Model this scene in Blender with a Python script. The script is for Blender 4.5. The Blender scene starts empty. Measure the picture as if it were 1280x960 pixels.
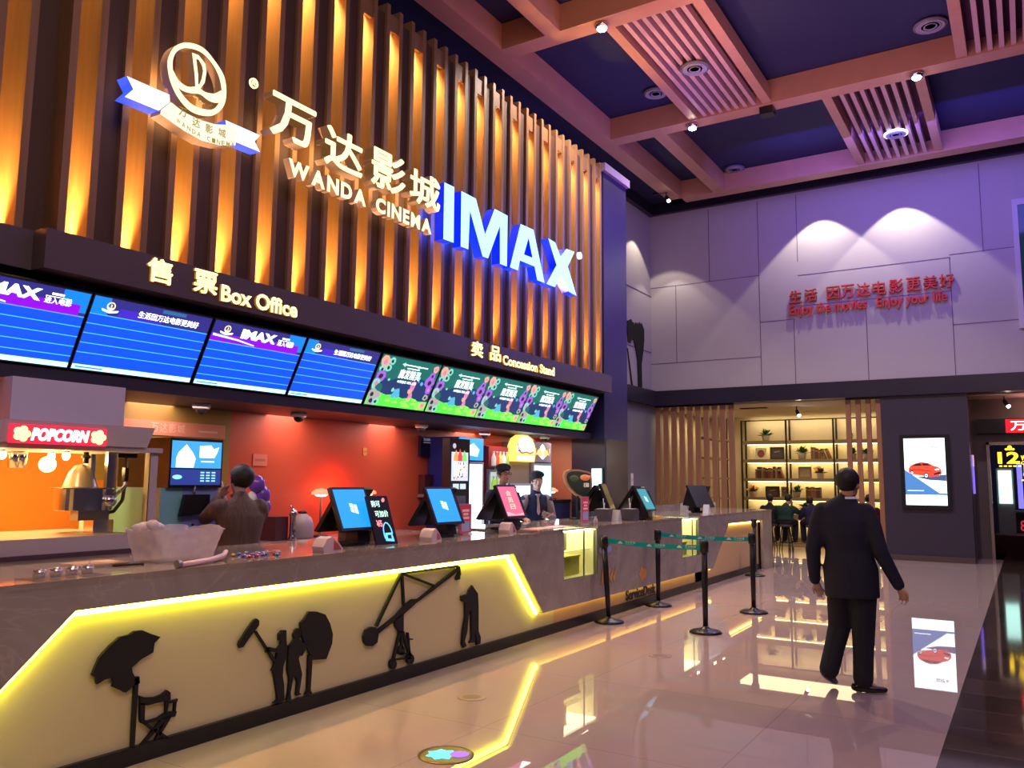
import bpy, bmesh, math, random
from mathutils import Vector, Matrix
random.seed(7)
SC = bpy.context.scene
COL = SC.collection
PI = math.pi
V = Vector

# ------------------------------------------------------------------ materials
MATS = {}
def mat(name, col, rough=0.5, metal=0.0, em=None, es=0.0, noise=0.0, nscale=8.0, spec=0.5, alpha=1.0,
        trans=0.0, ior=1.45, bump=0.0, coat=0.0, stretch=None):
    if name in MATS: return MATS[name]
    m = bpy.data.materials.new(name); m.use_nodes = True
    nt = m.node_tree; b = nt.nodes['Principled BSDF']
    c = (col[0], col[1], col[2], 1)
    b.inputs['Base Color'].default_value = c
    b.inputs['Roughness'].default_value = rough
    b.inputs['Metallic'].default_value = metal
    b.inputs['Specular IOR Level'].default_value = spec
    b.inputs['IOR'].default_value = ior
    b.inputs['Alpha'].default_value = alpha
    b.inputs['Transmission Weight'].default_value = trans
    b.inputs['Coat Weight'].default_value = coat
    if em is not None:
        b.inputs['Emission Color'].default_value = (em[0], em[1], em[2], 1)
        b.inputs['Emission Strength'].default_value = es
    if noise > 0 or bump > 0:
        tc = nt.nodes.new('ShaderNodeTexCoord'); n = nt.nodes.new('ShaderNodeTexNoise')
        mp = nt.nodes.new('ShaderNodeMapping')
        if stretch: mp.inputs['Scale'].default_value = stretch
        n.inputs['Scale'].default_value = nscale; n.inputs['Detail'].default_value = 5
        nt.links.new(tc.outputs['Object'], mp.inputs['Vector']); nt.links.new(mp.outputs['Vector'], n.inputs['Vector'])
        if noise > 0:
            mx = nt.nodes.new('ShaderNodeMix'); mx.data_type = 'RGBA'
            mx.inputs['A'].default_value = tuple(max(0, x*(1-noise)) for x in col) + (1,)
            mx.inputs['B'].default_value = tuple(min(1, x*(1+noise)) for x in col) + (1,)
            nt.links.new(n.outputs['Fac'], mx.inputs['Factor']); nt.links.new(mx.outputs['Result'], b.inputs['Base Color'])
        if bump > 0:
            bp = nt.nodes.new('ShaderNodeBump'); bp.inputs['Strength'].default_value = bump; bp.inputs['Distance'].default_value = .01
            nt.links.new(n.outputs['Fac'], bp.inputs['Height']); nt.links.new(bp.outputs['Normal'], b.inputs['Normal'])
    MATS[name] = m
    return m
def emit(name, col, s): return mat(name, (0.02, 0.02, 0.02), 0.4, em=col, es=s)

def marble(name, base, vein, rough=.12):
    m = bpy.data.materials.new(name); m.use_nodes = True; nt = m.node_tree; b = nt.nodes['Principled BSDF']
    tc = nt.nodes.new('ShaderNodeTexCoord'); n1 = nt.nodes.new('ShaderNodeTexNoise'); n1.inputs['Scale'].default_value = 2.2; n1.inputs['Detail'].default_value = 8
    n1.inputs['Distortion'].default_value = 1.2
    n2 = nt.nodes.new('ShaderNodeTexNoise'); n2.inputs['Scale'].default_value = 1.3; n2.inputs['Detail'].default_value = 6; n2.inputs['Distortion'].default_value = 2.5
    for n in (n1, n2): nt.links.new(tc.outputs['Object'], n.inputs['Vector'])
    mx = nt.nodes.new('ShaderNodeMix'); mx.data_type = 'RGBA'
    mx.inputs['A'].default_value = tuple(x*.62 for x in base)+(1,); mx.inputs['B'].default_value = tuple(x*1.35 for x in base)+(1,)
    nt.links.new(n1.outputs['Fac'], mx.inputs['Factor'])
    rp = nt.nodes.new('ShaderNodeValToRGB'); e = rp.color_ramp.elements
    e[0].position = .485; e[0].color = (0,0,0,1); e[1].position = .5; e[1].color = (1,1,1,1); k = e.new(.515); k.color = (0,0,0,1)
    nt.links.new(n2.outputs['Fac'], rp.inputs['Fac'])
    m2 = nt.nodes.new('ShaderNodeMix'); m2.data_type = 'RGBA'; m2.inputs['B'].default_value = vein + (1,)
    mm = nt.nodes.new('ShaderNodeMath'); mm.operation = 'MULTIPLY'; mm.inputs[1].default_value = .35
    nt.links.new(rp.outputs['Color'], mm.inputs[0]); nt.links.new(mm.outputs[0], m2.inputs['Factor'])
    nt.links.new(mx.outputs['Result'], m2.inputs['A']); nt.links.new(m2.outputs['Result'], b.inputs['Base Color'])
    b.inputs['Roughness'].default_value = rough
    return m

def tiled(name, base, joint, sx, sy, rough, axes='XY', spec=.5, ior=1.5, jw=.006, var=.06, offs=0.0):
    """large slabs with thin joints (brick texture in object space)"""
    m = bpy.data.materials.new(name); m.use_nodes = True; nt = m.node_tree; b = nt.nodes['Principled BSDF']
    tc = nt.nodes.new('ShaderNodeTexCoord'); sp = nt.nodes.new('ShaderNodeSeparateXYZ'); cb = nt.nodes.new('ShaderNodeCombineXYZ')
    nt.links.new(tc.outputs['Object'], sp.inputs[0])
    nt.links.new(sp.outputs[axes[0]], cb.inputs['X']); nt.links.new(sp.outputs[axes[1]], cb.inputs['Y'])
    br = nt.nodes.new('ShaderNodeTexBrick'); br.offset = offs
    br.inputs['Scale'].default_value = 1; br.inputs['Brick Width'].default_value = sx; br.inputs['Row Height'].default_value = sy
    br.inputs['Mortar Size'].default_value = jw; br.inputs['Mortar Smooth'].default_value = 0; br.inputs['Bias'].default_value = 0
    br.inputs['Color1'].default_value = tuple(x*(1-var) for x in base)+(1,); br.inputs['Color2'].default_value = tuple(x*(1+var) for x in base)+(1,)
    br.inputs['Mortar'].default_value = joint+(1,)
    nt.links.new(cb.outputs[0], br.inputs['Vector'])
    n = nt.nodes.new('ShaderNodeTexNoise'); n.inputs['Scale'].default_value = 1.5; n.inputs['Detail'].default_value = 6
    nt.links.new(tc.outputs['Object'], n.inputs['Vector'])
    mx = nt.nodes.new('ShaderNodeMix'); mx.data_type = 'RGBA'; mx.blend_type = 'MULTIPLY'; mx.inputs['Factor'].default_value = .25
    nt.links.new(br.outputs['Color'], mx.inputs['A']); nt.links.new(n.outputs['Color'], mx.inputs['B'])
    nt.links.new(mx.outputs['Result'], b.inputs['Base Color'])
    b.inputs['Roughness'].default_value = rough; b.inputs['Specular IOR Level'].default_value = spec; b.inputs['IOR'].default_value = ior
    return m

# ------------------------------------------------------------------ mesh builder
TXT = {}
def text2d(s, bold=.0, res=3, shear=0.0):
    key = (s, bold, res, shear)
    if key in TXT: return TXT[key]
    c = bpy.data.curves.new('t', 'FONT'); c.body = s; c.size = 1; c.resolution_u = res; c.offset = bold; c.fill_mode = 'FRONT'; c.shear = shear
    o = bpy.data.objects.new('t', c); COL.objects.link(o); bpy.context.view_layer.update()
    ev = o.evaluated_get(bpy.context.evaluated_depsgraph_get()); me = ev.to_mesh()
    bm = bmesh.new(); bm.from_mesh(me); bmesh.ops.remove_doubles(bm, verts=bm.verts, dist=1e-5)
    bm.verts.index_update()
    vs = [(v.co.x, v.co.y) for v in bm.verts]; fs = []
    for f in bm.faces:
        if f.normal.z < 0: f.normal_flip()
        fs.append([v.index for v in f.verts])
    bm.free(); ev.to_mesh_clear(); bpy.data.objects.remove(o); bpy.data.curves.remove(c)
    x0 = min(v[0] for v in vs); x1 = max(v[0] for v in vs); y0 = min(v[1] for v in vs); y1 = max(v[1] for v in vs)
    w = max(x1-x0, 1e-6); h = max(y1-y0, 1e-6)
    vs = [((v[0]-x0)/w, (v[1]-y0)/h) for v in vs]
    cnt = {}
    for f in fs:
        for i in range(len(f)):
            a, b = f[i], f[(i+1) % len(f)]; k = (min(a, b), max(a, b)); cnt.setdefault(k, []).append((a, b))
    bd = [e[0] for e in cnt.values() if len(e) == 1]
    TXT[key] = (vs, fs, bd, w/h)
    return TXT[key]

class MB:
    def __init__(s): s.v = []; s.f = []; s.m = []; s.s = []
    def add(s, vs, fs, m=0, sm=False):
        o = len(s.v); s.v += [V(p) for p in vs]
        for f in fs: s.f.append([i+o for i in f]); s.m.append(m); s.s.append(sm)
        return s
    def box(s, x0, x1, y0, y1, z0, z1, m=0):
        if x0 > x1: x0, x1 = x1, x0
        if y0 > y1: y0, y1 = y1, y0
        if z0 > z1: z0, z1 = z1, z0
        vs = [(x0,y0,z0),(x1,y0,z0),(x1,y1,z0),(x0,y1,z0),(x0,y0,z1),(x1,y0,z1),(x1,y1,z1),(x0,y1,z1)]
        return s.add(vs, [(0,3,2,1),(4,5,6,7),(0,1,5,4),(1,2,6,5),(2,3,7,6),(3,0,4,7)], m)
    def bar(s, p, q, w, h, m=0, up=(0,0,1)):
        p = V(p); q = V(q); d = (q-p).normalized(); u = V(up)
        if abs(d.dot(u)) > .98: u = V((1,0,0))
        a = d.cross(u).normalized()*w/2; b = a.cross(d).normalized()*h/2
        vs = [p-a-b, p+a-b, p+a+b, p-a+b, q-a-b, q+a-b, q+a+b, q-a+b]
        return s.add(vs, [(0,1,2,3),(4,7,6,5),(0,4,5,1),(1,5,6,2),(2,6,7,3),(3,7,4,0)], m)
    def tube(s, pts, r, n=10, m=0, sm=True):
        pts = [V(p) for p in pts]; k = len(pts); rs = r if isinstance(r, (list, tuple)) else [r]*k
        u = V((0,0,1)); d0 = (pts[1]-pts[0]).normalized()
        if abs(d0.dot(u)) > .9: u = V((1,0,0))
        vs = []
        for i, p in enumerate(pts):
            d = (pts[min(i+1,k-1)]-pts[max(i-1,0)]).normalized()
            a = d.cross(u)
            if a.length < 1e-4: a = d.cross(V((0,1,0)))
            a.normalize(); b = a.cross(d).normalized(); u = -b if b.dot(u) < 0 else b
            for j in range(n):
                t = 2*PI*j/n; vs.append(p+a*math.cos(t)*rs[i]+b*math.sin(t)*rs[i])
        fs = [[i*n+j, i*n+(j+1)%n, (i+1)*n+(j+1)%n, (i+1)*n+j] for i in range(k-1) for j in range(n)]
        s.add(vs, fs, m, sm); o = len(s.v)-len(vs)
        s.f.append([o+j for j in reversed(range(n))]); s.m.append(m); s.s.append(False)
        s.f.append([o+(k-1)*n+j for j in range(n)]); s.m.append(m); s.s.append(False)
        return s
    def lathe(s, prof, c=(0,0,0), n=20, m=0, sm=True, ax=(0,0,1)):
        c = V(c); ax = V(ax).normalized(); u = V((1,0,0)) if abs(ax.x) < .9 else V((0,1,0))
        a = ax.cross(u).normalized(); b = ax.cross(a).normalized(); vs = []
        for r, z in prof:
            for j in range(n):
                t = 2*PI*j/n; vs.append(c+ax*z+(a*math.cos(t)+b*math.sin(t))*max(r, 1e-4))
        k = len(prof)
        fs = [[i*n+j, i*n+(j+1)%n, (i+1)*n+(j+1)%n, (i+1)*n+j] for i in range(k-1) for j in range(n)]
        s.add(vs, fs, m, sm); o = len(s.v)-len(vs)
        s.f.append([o+j for j in reversed(range(n))]); s.m.append(m); s.s.append(False)
        s.f.append([o+(k-1)*n+j for j in range(n)]); s.m.append(m); s.s.append(False)
        return s
    def ell(s, c, rx, ry, rz, m=0, n=14, k=9, rot=None):
        c = V(c); R = rot or Matrix.Identity(3); vs = []
        for i in range(1, k):
            ph = PI*i/k
            for j in range(n):
                t = 2*PI*j/n; vs.append(c+R@V((rx*math.sin(ph)*math.cos(t), ry*math.sin(ph)*math.sin(t), -rz*math.cos(ph))))
        vs.append(c+R@V((0,0,-rz))); vs.append(c+R@V((0,0,rz))); a = len(vs)-2
        fs = [[i*n+j, i*n+(j+1)%n, (i+1)*n+(j+1)%n, (i+1)*n+j] for i in range(k-2) for j in range(n)]
        fs += [[a, (j+1)%n, j] for j in range(n)] + [[a+1, (k-2)*n+j, (k-2)*n+(j+1)%n] for j in range(n)]
        return s.add(vs, fs, m, True)
    def prism(s, pts, org, U, W, depth, m=0, ms=None):
        """polygon in the U,W plane extruded backwards (against U x W)"""
        org = V(org); U = V(U); W = V(W); N = U.cross(W).normalized(); n = len(pts)
        ar = sum(pts[i][0]*pts[(i+1)%n][1]-pts[(i+1)%n][0]*pts[i][1] for i in range(n))
        if ar < 0: pts = pts[::-1]
        fr = [org+U*p[0]+W*p[1] for p in pts]
        if depth <= 0: return s.add(fr, [list(range(n))], m)
        bk = [p-N*depth for p in fr]
        s.add(fr, [list(range(n))], m)
        s.add(fr+bk, [[i, n+i, n+(i+1)%n, (i+1)%n] for i in range(n)] + [list(range(2*n-1, n-1, -1))], m if ms is None else ms)
        return s
    def ring2(s, o, i, org, U, W, depth, m=0, ms=None):
        """band between two outlines with the same number of points"""
        org = V(org); U = V(U); W = V(W); N = U.cross(W).normalized(); n = len(o)
        f = lambda P, d: [org+U*p[0]+W*p[1]-N*d for p in P]
        vs = f(o, 0)+f(i, 0)
        ar = sum(o[k][0]*o[(k+1)%n][1]-o[(k+1)%n][0]*o[k][1] for k in range(n))
        q = lambda a, b, c, d: [a, b, c, d] if ar > 0 else [d, c, b, a]
        s.add(vs, [q(k, (k+1)%n, n+(k+1)%n, n+k) for k in range(n)], m)
        vs = f(o, 0)+f(o, depth)+f(i, 0)+f(i, depth); mm = m if ms is None else ms
        s.add(vs, [q(k, n+k, n+(k+1)%n, (k+1)%n) for k in range(n)]+[q(2*n+(k+1)%n, 3*n+(k+1)%n, 3*n+k, 2*n+k) for k in range(n)], mm)
        return s
    def text(s, t, org, U, W, w, h, depth=0.0, m=0, bold=0.0, ms=None, res=3, keep=False, shear=0.0):
        """text whose ink box is w by h with lower-left corner at org; keep=True keeps the letters' aspect (h rules)"""
        if bold > 0 and any(ord(c) > 0x2000 for c in t):      # bold ideographs: overlaid copies instead of an outline offset
            q = bold*.62/max(1, len(t)); r = bold*.62
            vs, fs, bd, asp = text2d(t, 0.0, res, shear); k = 4 if (depth <= 0) else 8
            for i in range(k):
                a = 2*PI*(i+.5)/k; n0 = len(s.v)
                s.text(t, V(org)+V(U)*(w*q*(1+math.cos(a)))+V(W)*(h*r*(1+math.sin(a)))-V(U).cross(V(W))*(.0007*i), U, W, w*(1-2*q), h*(1-2*r), depth, m, 0.0, ms, res, False, shear)
            return s
        vs, fs, bd, asp = text2d(t, bold, res, shear)
        org = V(org); U = V(U); W = V(W); N = U.cross(W).normalized()
        if keep: w = min(w, h*asp)
        fr = [org+U*(p[0]*w)+W*(p[1]*h) for p in vs]
        s.add(fr, fs, m)
        if depth > 0:
            n = len(fr); s.add(fr+[p-N*depth for p in fr], [[b, a, n+a, n+b] for a, b in bd], m if ms is None else ms)
        return s
    def xform(s, M, start=0):
        for i in range(start, len(s.v)): s.v[i] = M @ s.v[i]
        return s
    def mesh(s, name, mats, inv=None):
        me = bpy.data.meshes.new(name)
        vs = [inv @ p for p in s.v] if inv is not None else s.v
        me.from_pydata([tuple(p) for p in vs], [], s.f)
        for k in (mats if isinstance(mats, (list, tuple)) else [mats]): me.materials.append(k)
        for p, mi, sm in zip(me.polygons, s.m, s.s): p.material_index = mi; p.use_smooth = sm
        me.update(); return me
    def part(s, name, mats, parent, label=None):
        """world-space geometry as a mesh under parent"""
        o = bpy.data.objects.new(name, s.mesh(name, mats, WM[parent.name].inverted())); COL.objects.link(o)
        o.parent = parent; WM[o.name] = WM[parent.name].copy()
        if label: o['label'] = label
        return o
    def thing(s, name, label, cat, mats, group=None, kind=None):
        xs = [p.x for p in s.v]; ys = [p.y for p in s.v]; zs = [p.z for p in s.v]
        M = Matrix.Translation(((min(xs)+max(xs))/2, (min(ys)+max(ys))/2, min(zs)))
        o = bpy.data.objects.new(name, s.mesh(name, mats, M.inverted())); COL.objects.link(o); o.matrix_world = M; o.location = M.translation
        WM[o.name] = M; o['label'] = label; o['category'] = cat
        if group: o['group'] = group
        if kind: o['kind'] = kind
        return o
    def struct(s, name, mats, parent=None):
        if parent: return s.part(name, mats, parent)
        o = bpy.data.objects.new(name, s.mesh(name, mats)); COL.objects.link(o); WM[o.name] = Matrix.Identity(4)
        o['kind'] = 'structure'; return o
WM = {}
def T(name, label, cat, loc=(0,0,0), rz=0.0, group=None):
    o = bpy.data.objects.new(name, None); COL.objects.link(o); o.empty_display_size = .1
    o.location = loc; o.rotation_euler = (0, 0, rz); o['label'] = label; o['category'] = cat
    if group: o['group'] = group
    WM[o.name] = Matrix.Translation(loc) @ Matrix.Rotation(rz, 4, 'Z')
    return o
def dup(root, loc, rz=None, label=None, group=None):
    def cp(o, par):
        c = o.copy(); COL.objects.link(c)
        if par: c.parent = par
        for ch in list(o.children): cp(ch, c)
        return c
    r = cp(root, None); r.location = loc
    if rz is not None: r.rotation_euler = (0, 0, rz)
    if label: r['label'] = label
    if group: r['group'] = group
    return r
def lamp(kind, loc, energy, col, target=None, size=.1, size_y=None, spot=60, blend=.3, name='lamp', spread=0):
    l = bpy.data.lights.new(name, kind); l.energy = energy; l.color = col
    if kind == 'AREA':
        if spread: l.spread = math.radians(spread)
        l.size = size
        if size_y: l.shape = 'RECTANGLE'; l.size_y = size_y
    else: l.shadow_soft_size = size
    if kind == 'SPOT': l.spot_size = math.radians(spot); l.spot_blend = blend
    o = bpy.data.objects.new(name, l); COL.objects.link(o); o.location = loc
    if target is not None: o.rotation_euler = (V(target)-V(loc)).to_track_quat('-Z', 'Y').to_euler()
    return o
X_, Y_, Z_ = V((1,0,0)), V((0,1,0)), V((0,0,1))

# ------------------------------------------------------------------ camera (eye height 1.65 m, 29 mm equivalent)
def camera():
    yaw, pit, rol = 0.558401, 0.116812, 0.008873
    fw = V((-math.sin(yaw)*math.cos(pit), math.cos(yaw)*math.cos(pit), math.sin(pit)))
    rt = V((math.cos(yaw), math.sin(yaw), 0)); up = rt.cross(fw)
    r = rt*math.cos(rol)+up*math.sin(rol); u = up*math.cos(rol)-rt*math.sin(rol)
    cd = bpy.data.cameras.new('camera'); cd.sensor_width = 36; cd.lens = 36*1027.85/1280; cd.clip_end = 200; cd.clip_start = .05
    c = bpy.data.objects.new('camera', cd); COL.objects.link(c)
    M = Matrix((r, u, -fw)).transposed().to_4x4(); M.translation = (0, 0, 1.65); c.matrix_world = M
    SC.camera = c
camera()
# ------------------------------------------------------------------ shared materials
M_floor = tiled('floor_tile', (.50,.395,.385), (.38,.30,.29), 1.6, 1.6, .012, spec=.75, ior=1.7, jw=.004, var=.02)
M_dfloor = tiled('dark_floor_tile', (.055,.036,.03), (.13,.09,.075), 1.2, .55, .06, spec=.6, ior=1.6, jw=.008, var=.3)
M_white = mat('wall_paint_pale', (.44,.41,.43), .75, noise=.04, nscale=1.2)
M_seam = mat('panel_seam', (.12,.10,.14), .8)
M_navy = mat('dark_navy_panel', (.022,.018,.035), .32, noise=.2, nscale=2)
M_band = mat('fascia_grey', (.10,.075,.09), .42, noise=.12, nscale=2)
M_ceil = mat('ceiling_dark', (.016,.018,.07), .7, noise=.2, nscale=.8)
M_wood = mat('wood_fin', (.27,.15,.07), .42, noise=.28, nscale=3, stretch=(6,6,.4))
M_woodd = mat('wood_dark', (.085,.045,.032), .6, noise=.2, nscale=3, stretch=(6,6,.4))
M_beam = mat('wood_beam', (.50,.26,.17), .38, noise=.14, nscale=3)
M_slatlt = mat('ceiling_slat', (.55,.34,.33), .4, noise=.1)
M_black = mat('black_plastic', (.012,.012,.014), .35, noise=.2, nscale=20)
M_blackm = mat('black_matte', (.008,.008,.009), .7, noise=.2, nscale=12)
M_grey = mat('grey_metal', (.35,.35,.38), .35, metal=.6, noise=.06)
M_steel = mat('brushed_steel', (.72,.70,.68), .16, metal=1.0, noise=.06, nscale=3)
M_whitep = mat('white_plastic', (.75,.74,.74), .35, noise=.03)
M_glass = mat('clear_glass', (.9,.95,.95), .02, trans=1.0, ior=1.1, spec=.4)
W_spot = emit('lamp_white_glow', (1,.93,.78), 40)

# ------------------------------------------------------------------ floor and ceiling
m = MB(); m.box(-8.2, -.55, -3, 20.0, -.05, 0); m.box(-8.2, -.55, 20.0, 24.6, -.05, 0); m.struct('floor', M_floor)
m = MB(); m.box(-.55, 6, -3, 21.5, -.05, 0); m.box(-1.0, 6, 21.5, 30, -.05, 0); m.struct('floor.001', M_dfloor)
m = MB(); m.box(-8.3, 6, -3, 20.1, 8.95, 9.05); m.struct('ceiling', M_ceil)
# ceiling beams: border beside the left wall, cross beams, far border, short longitudinal beams
def beam(m, x0, x1, y0, y1): m.box(x0, x1, y0, y1, 8.5, 8.94)
m = MB(); beam(m, -7.12, -6.78, -3, 18.9); m.struct('trim_1', M_beam)
for k, (x0, x1, y0, y1) in enumerate([(-6.78,6,6.2,6.55),(-6.78,6,10.45,10.78),(-6.78,6,14.52,14.86),(-7.12,6,18.55,18.9),(-5.98,-5.72,6.55,10.45),(-5.98,-5.72,14.86,18.55)]):
    m = MB(); beam(m, x0, x1, y0, y1); m.struct('trim_%d' % (k+2), M_beam)
# slatted ceiling panels between the beams
def ceil_panel(x0, x1, y0, y1, label, n):
    t = T('slatted_ceiling_panel', label, 'ceiling panel', ((x0+x1)/2, (y0+y1)/2, 8.52))
    f = MB(); f.box(x0, x0+.16, y0, y1, 8.52, 8.80); f.box(x1-.16, x1, y0, y1, 8.52, 8.80)
    f.part('frame', M_beam, t)
    b = MB(); b.box(x0+.16, x1-.16, y0, y1, 8.78, 8.80); b.part('backing', mat('panel_backing', (.10,.03,.05), .7, noise=.2), t)
    w = (x1-x0-.32)/n
    for k in range(n-1):
        c = x0+.16+w*(k+1); s = MB(); s.box(c-.035, c+.035, y0, y1, 8.53, 8.66); s.part('slat', M_slatlt, t)
    return t
ceil_panel(-5.12, -3.58, 10.78, 14.52, 'pink lit slatted ceiling panel carrying the grey round vent nearest the wood wall', 8)
ceil_panel(-2.78, -1.12, 14.86, 18.55, 'slatted ceiling panel in front of the pale wall holding a bright white disc', 8)
ceil_panel(-.62, .98, 10.78, 14.52, 'slatted ceiling panel cut by the top right edge of the photo', 8)
# lower rim that closes the gap between ceiling and pale wall
m = MB(); m.box(-8.2, 6, 19.86, 19.99, 8.66, 8.95); m.struct('trim_8', M_navy)
m = MB(); m.box(-8.19, -8.06, 14.0, 19.86, 8.66, 8.95); m.struct('trim_9', M_navy)
def vent(x, y, z, r, label, mt, nm='ceiling_vent', cat='vent'):
    t = T(nm, label, cat, (x, y, z)); n = 28
    a = MB(); a.lathe([(r*.2,0),(r,0),(r,.03),(r*.86,.05)], (x,y,z-.03), n); a.part('rim', mt[0], t)
    for k in range(3):
        q = .75-.22*k; b = MB(); b.lathe([(r*q,0),(r*(q+.1),-.012),(r*(q+.1),.01),(r*q,.012)], (x,y,z-.035), n); b.part('ring', mt[1], t)
M_vg = (mat('vent_grey', (.16,.15,.2), .5), mat('vent_ring', (.30,.28,.36), .45))
vent(-5.55, 13.9, 8.93, .23, 'round dark vent in the blue ceiling left of the big slatted panel', M_vg)
vent(-4.34, 12.6, 8.51, .24, 'round grey vent set into the pink slatted ceiling panel', M_vg)
vent(-.93, 13.98, 8.93, .25, 'round dark vent in the ceiling above the two bright lamps, near the top right', M_vg)
vent(-5.42, 18.4, 8.93, .23, 'round dim vent in the dark ceiling close to the far beam', M_vg)
vent(-1.84, 17.13, 8.51, .22, 'bright white round vent in the slatted ceiling panel by the pale wall',
     (emit('vent_lit', (1,.97,.95), 2.2), mat('vent_ring2', (.4,.4,.42), .4)), 'white_vent', 'ceiling light')  # white air vent; its brightness is put in as emission
m = MB(); m.box(-3.82, -3.58, 14.6, 14.82, 8.36, 8.5); m.lathe([(.04,0),(.04,.02)], (-3.7,14.6,8.43), 12, ax=(0,-1,0)); m.thing('ceiling_speaker', 'small dark box speaker on the beam at the corner of the pink slatted panel', 'speaker', M_black)
# bright ceiling lamps on the beam crossings
def downlight(x, y, label):
    t = T('ceiling_lamp', label, 'ceiling lamp', (x, y, 8.5), 0, None)
    a = MB(); a.lathe([(.10,0),(.115,-.03),(.09,-.07),(.07,-.075)], (x,y,8.5), 20); a.part('housing', M_steel, t)
    b = MB(); b.ell((x,y,8.425), .075, .075, .045); b.part('bulb', W_spot, t)
    lamp('SPOT', (x,y,8.34), 750, (1,.80,.66), (x,y,0), .08, spot=130, blend=.6)
downlight(-5.08, 10.6, 'glaring ceiling lamp on the beam corner nearest the glowing blue letters')
downlight(-5.12, 14.68, 'glaring ceiling lamp at the lower corner of the pink slatted panel')
downlight(-1.22, 14.68, 'glaring ceiling lamp furthest right, on the beam above the white vent')
# small track spots near the column
def trackspot(x, y, z, label):
    t = T('track_spotlight', label, 'spotlight', (x, y, z))
    a = MB(); a.bar((x-.35,y,z+.02),(x+.05,y,z+.02),.05,.04); a.part('track', M_black, t)
    c = MB(); c.tube([(x,y,z),(x,y,z-.12)], .012); c.tube([(x,y,z-.10),(x+.07,y-.05,z-.22)], [.045,.05], 12); c.part('lamp_head', M_black, t)
    g = MB(); g.ell((x+.075,y-.055,z-.23), .04, .04, .035); g.part('bulb', W_spot, t)
trackspot(-6.95, 18.0, 8.5, 'small track spotlight hanging at the far corner of the ceiling border')

# ------------------------------------------------------------------ far wall, bulkhead, recessed left wall
m = MB(); m.box(-8.3, 3.0, 20.0, 20.25, 3.97, 8.95)
def seam(x0, z0, x1, z1): m.box(x0-.007, x1+.007, 19.995, 20.0, z0-.006, z1+.006, 1)
for x0, z0, x1, z1 in [(-8.2,6.72,-5.35,6.72),(-5.35,4,-5.35,8.6),(-5.35,5.55,-4.55,5.55),(-4.55,4,-4.55,5.55),(-4.42,6.95,-4.42,8.6),(-4.42,6.60,-1.2,6.60),
        (-4.55,5.85,-1.2,5.85),(-2.94,4,-2.94,5.6),(-1.2,4,-1.2,6.6),(-1.2,5.1,1.5,5.1),(-.55,6.65,-.55,8.6),(-1.2,6.66,1.5,6.66),(-8.2,4.7,-5.35,4.7),(-6.6,6.72,-6.6,8.6),(-7.5,4.7,-7.5,6.72)]:
    seam(x0, z0, x1, z1)
m.struct('wall_far', [M_white, M_seam])
m = MB(); m.box(-8.3, -8.2, 12.6, 20, 3.97, 8.95)
for z in (5.0, 6.5): m.box(-8.2, -8.19, 14, 20, z, z+.015, 1)
m.struct('wall_left', [M_white, M_seam])
m = MB(); m.box(-8.2, 6, 19.92, 20.3, 3.6, 3.98); m.struct('trim_10', M_navy)          # bulkhead over the reading room
m = MB(); m.box(-8.2, -8.05, 13.5, 19.92, 3.6, 3.98); m.struct('trim_11', M_navy)
m = MB(); m.box(-8.3, -8.2, 12.6, 20.3, 0, 3.97); m.struct('wall_left.001', mat('wall_grey_blue', (.17,.165,.20), .55, noise=.05, nscale=1))
m = MB(); m.box(-2.72, -1.02, 20.0, 20.4, 0, 3.6); m.struct('wall_far.001', mat('wall_dark_violet', (.040,.031,.055), .45, noise=.08, nscale=1.5))
m = MB(); m.box(-2.72, -1.02, 19.97, 20.0, 0, .12); m.struct('baseboard_far', mat('baseboard_brown', (.09,.06,.06), .3))
m = MB(); m.box(-8.2, -8.185, 18.62, 18.74, 1.55, 1.85); m.box(-8.185, -8.18, 18.65, 18.71, 1.66, 1.74, 1)
m.thing('wall_switch', 'pale switch plate on the grey wall beyond the counter', 'switch', [M_whitep, mat('switch_key', (.5,.5,.52), .3)])
# wall silhouettes on the recessed left wall
tree = [(18.433,5.596),(18.54,5.62),(18.664,5.674),(18.74,5.60),(18.817,5.624),(18.834,5.537),(18.95,5.64),(19.0,5.58),(19.069,5.654),(19.13,5.6),(19.197,5.688),(19.27,5.61),(19.325,5.684),(19.484,5.528),(19.477,5.24),(19.404,4.944),(19.3,4.621),(19.316,3.983),(19.093,3.961),(19.047,4.691),(18.958,4.908),(18.838,5.144),(18.716,5.176),(18.60,5.05),(18.47,5.08),(18.43,5.3)]
m = MB(); m.prism(tree, (-8.17,0,0), Y_, Z_, .02); m.prism([(18.42,4.907),(18.456,4.888),(18.741,3.988),(18.679,3.969)], (-8.17,0,0), Y_, Z_, .02)
m.thing('wall_silhouette', 'black ragged tree-like cutout on the pale wall strip beside the column', 'wall decoration', M_blackm)
# red slogan on the far wall
t = T('wall_slogan', 'red raised two-line slogan in two languages on the pale far wall', 'wall lettering', (-2.95, 19.98, 5.56))
M_red = mat('slogan_red', (.60,.04,.045), .45, noise=.1)
xs = [(-4.63,'生'),(-4.28,'活'),(-3.78,'因'),(-3.46,'万'),(-3.12,'达'),(-2.78,'电'),(-2.43,'影'),(-2.08,'更'),(-1.74,'美'),(-1.42,'好')]
for x, ch in xs: MB().text(ch, (x,19.93,5.92), X_, Z_, .29, .31, .05, bold=.022).part('character', M_red, t)
MB().text('Enjoy the movies', (-4.63,19.93,5.56), X_, Z_, 1.72, .31, .05, bold=.02).part('text_line', M_red, t)
MB().text('Enjoy your life', (-2.70,19.93,5.56), X_, Z_, 1.42, .31, .05, bold=.02).part('text_line', M_red, t)
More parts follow.
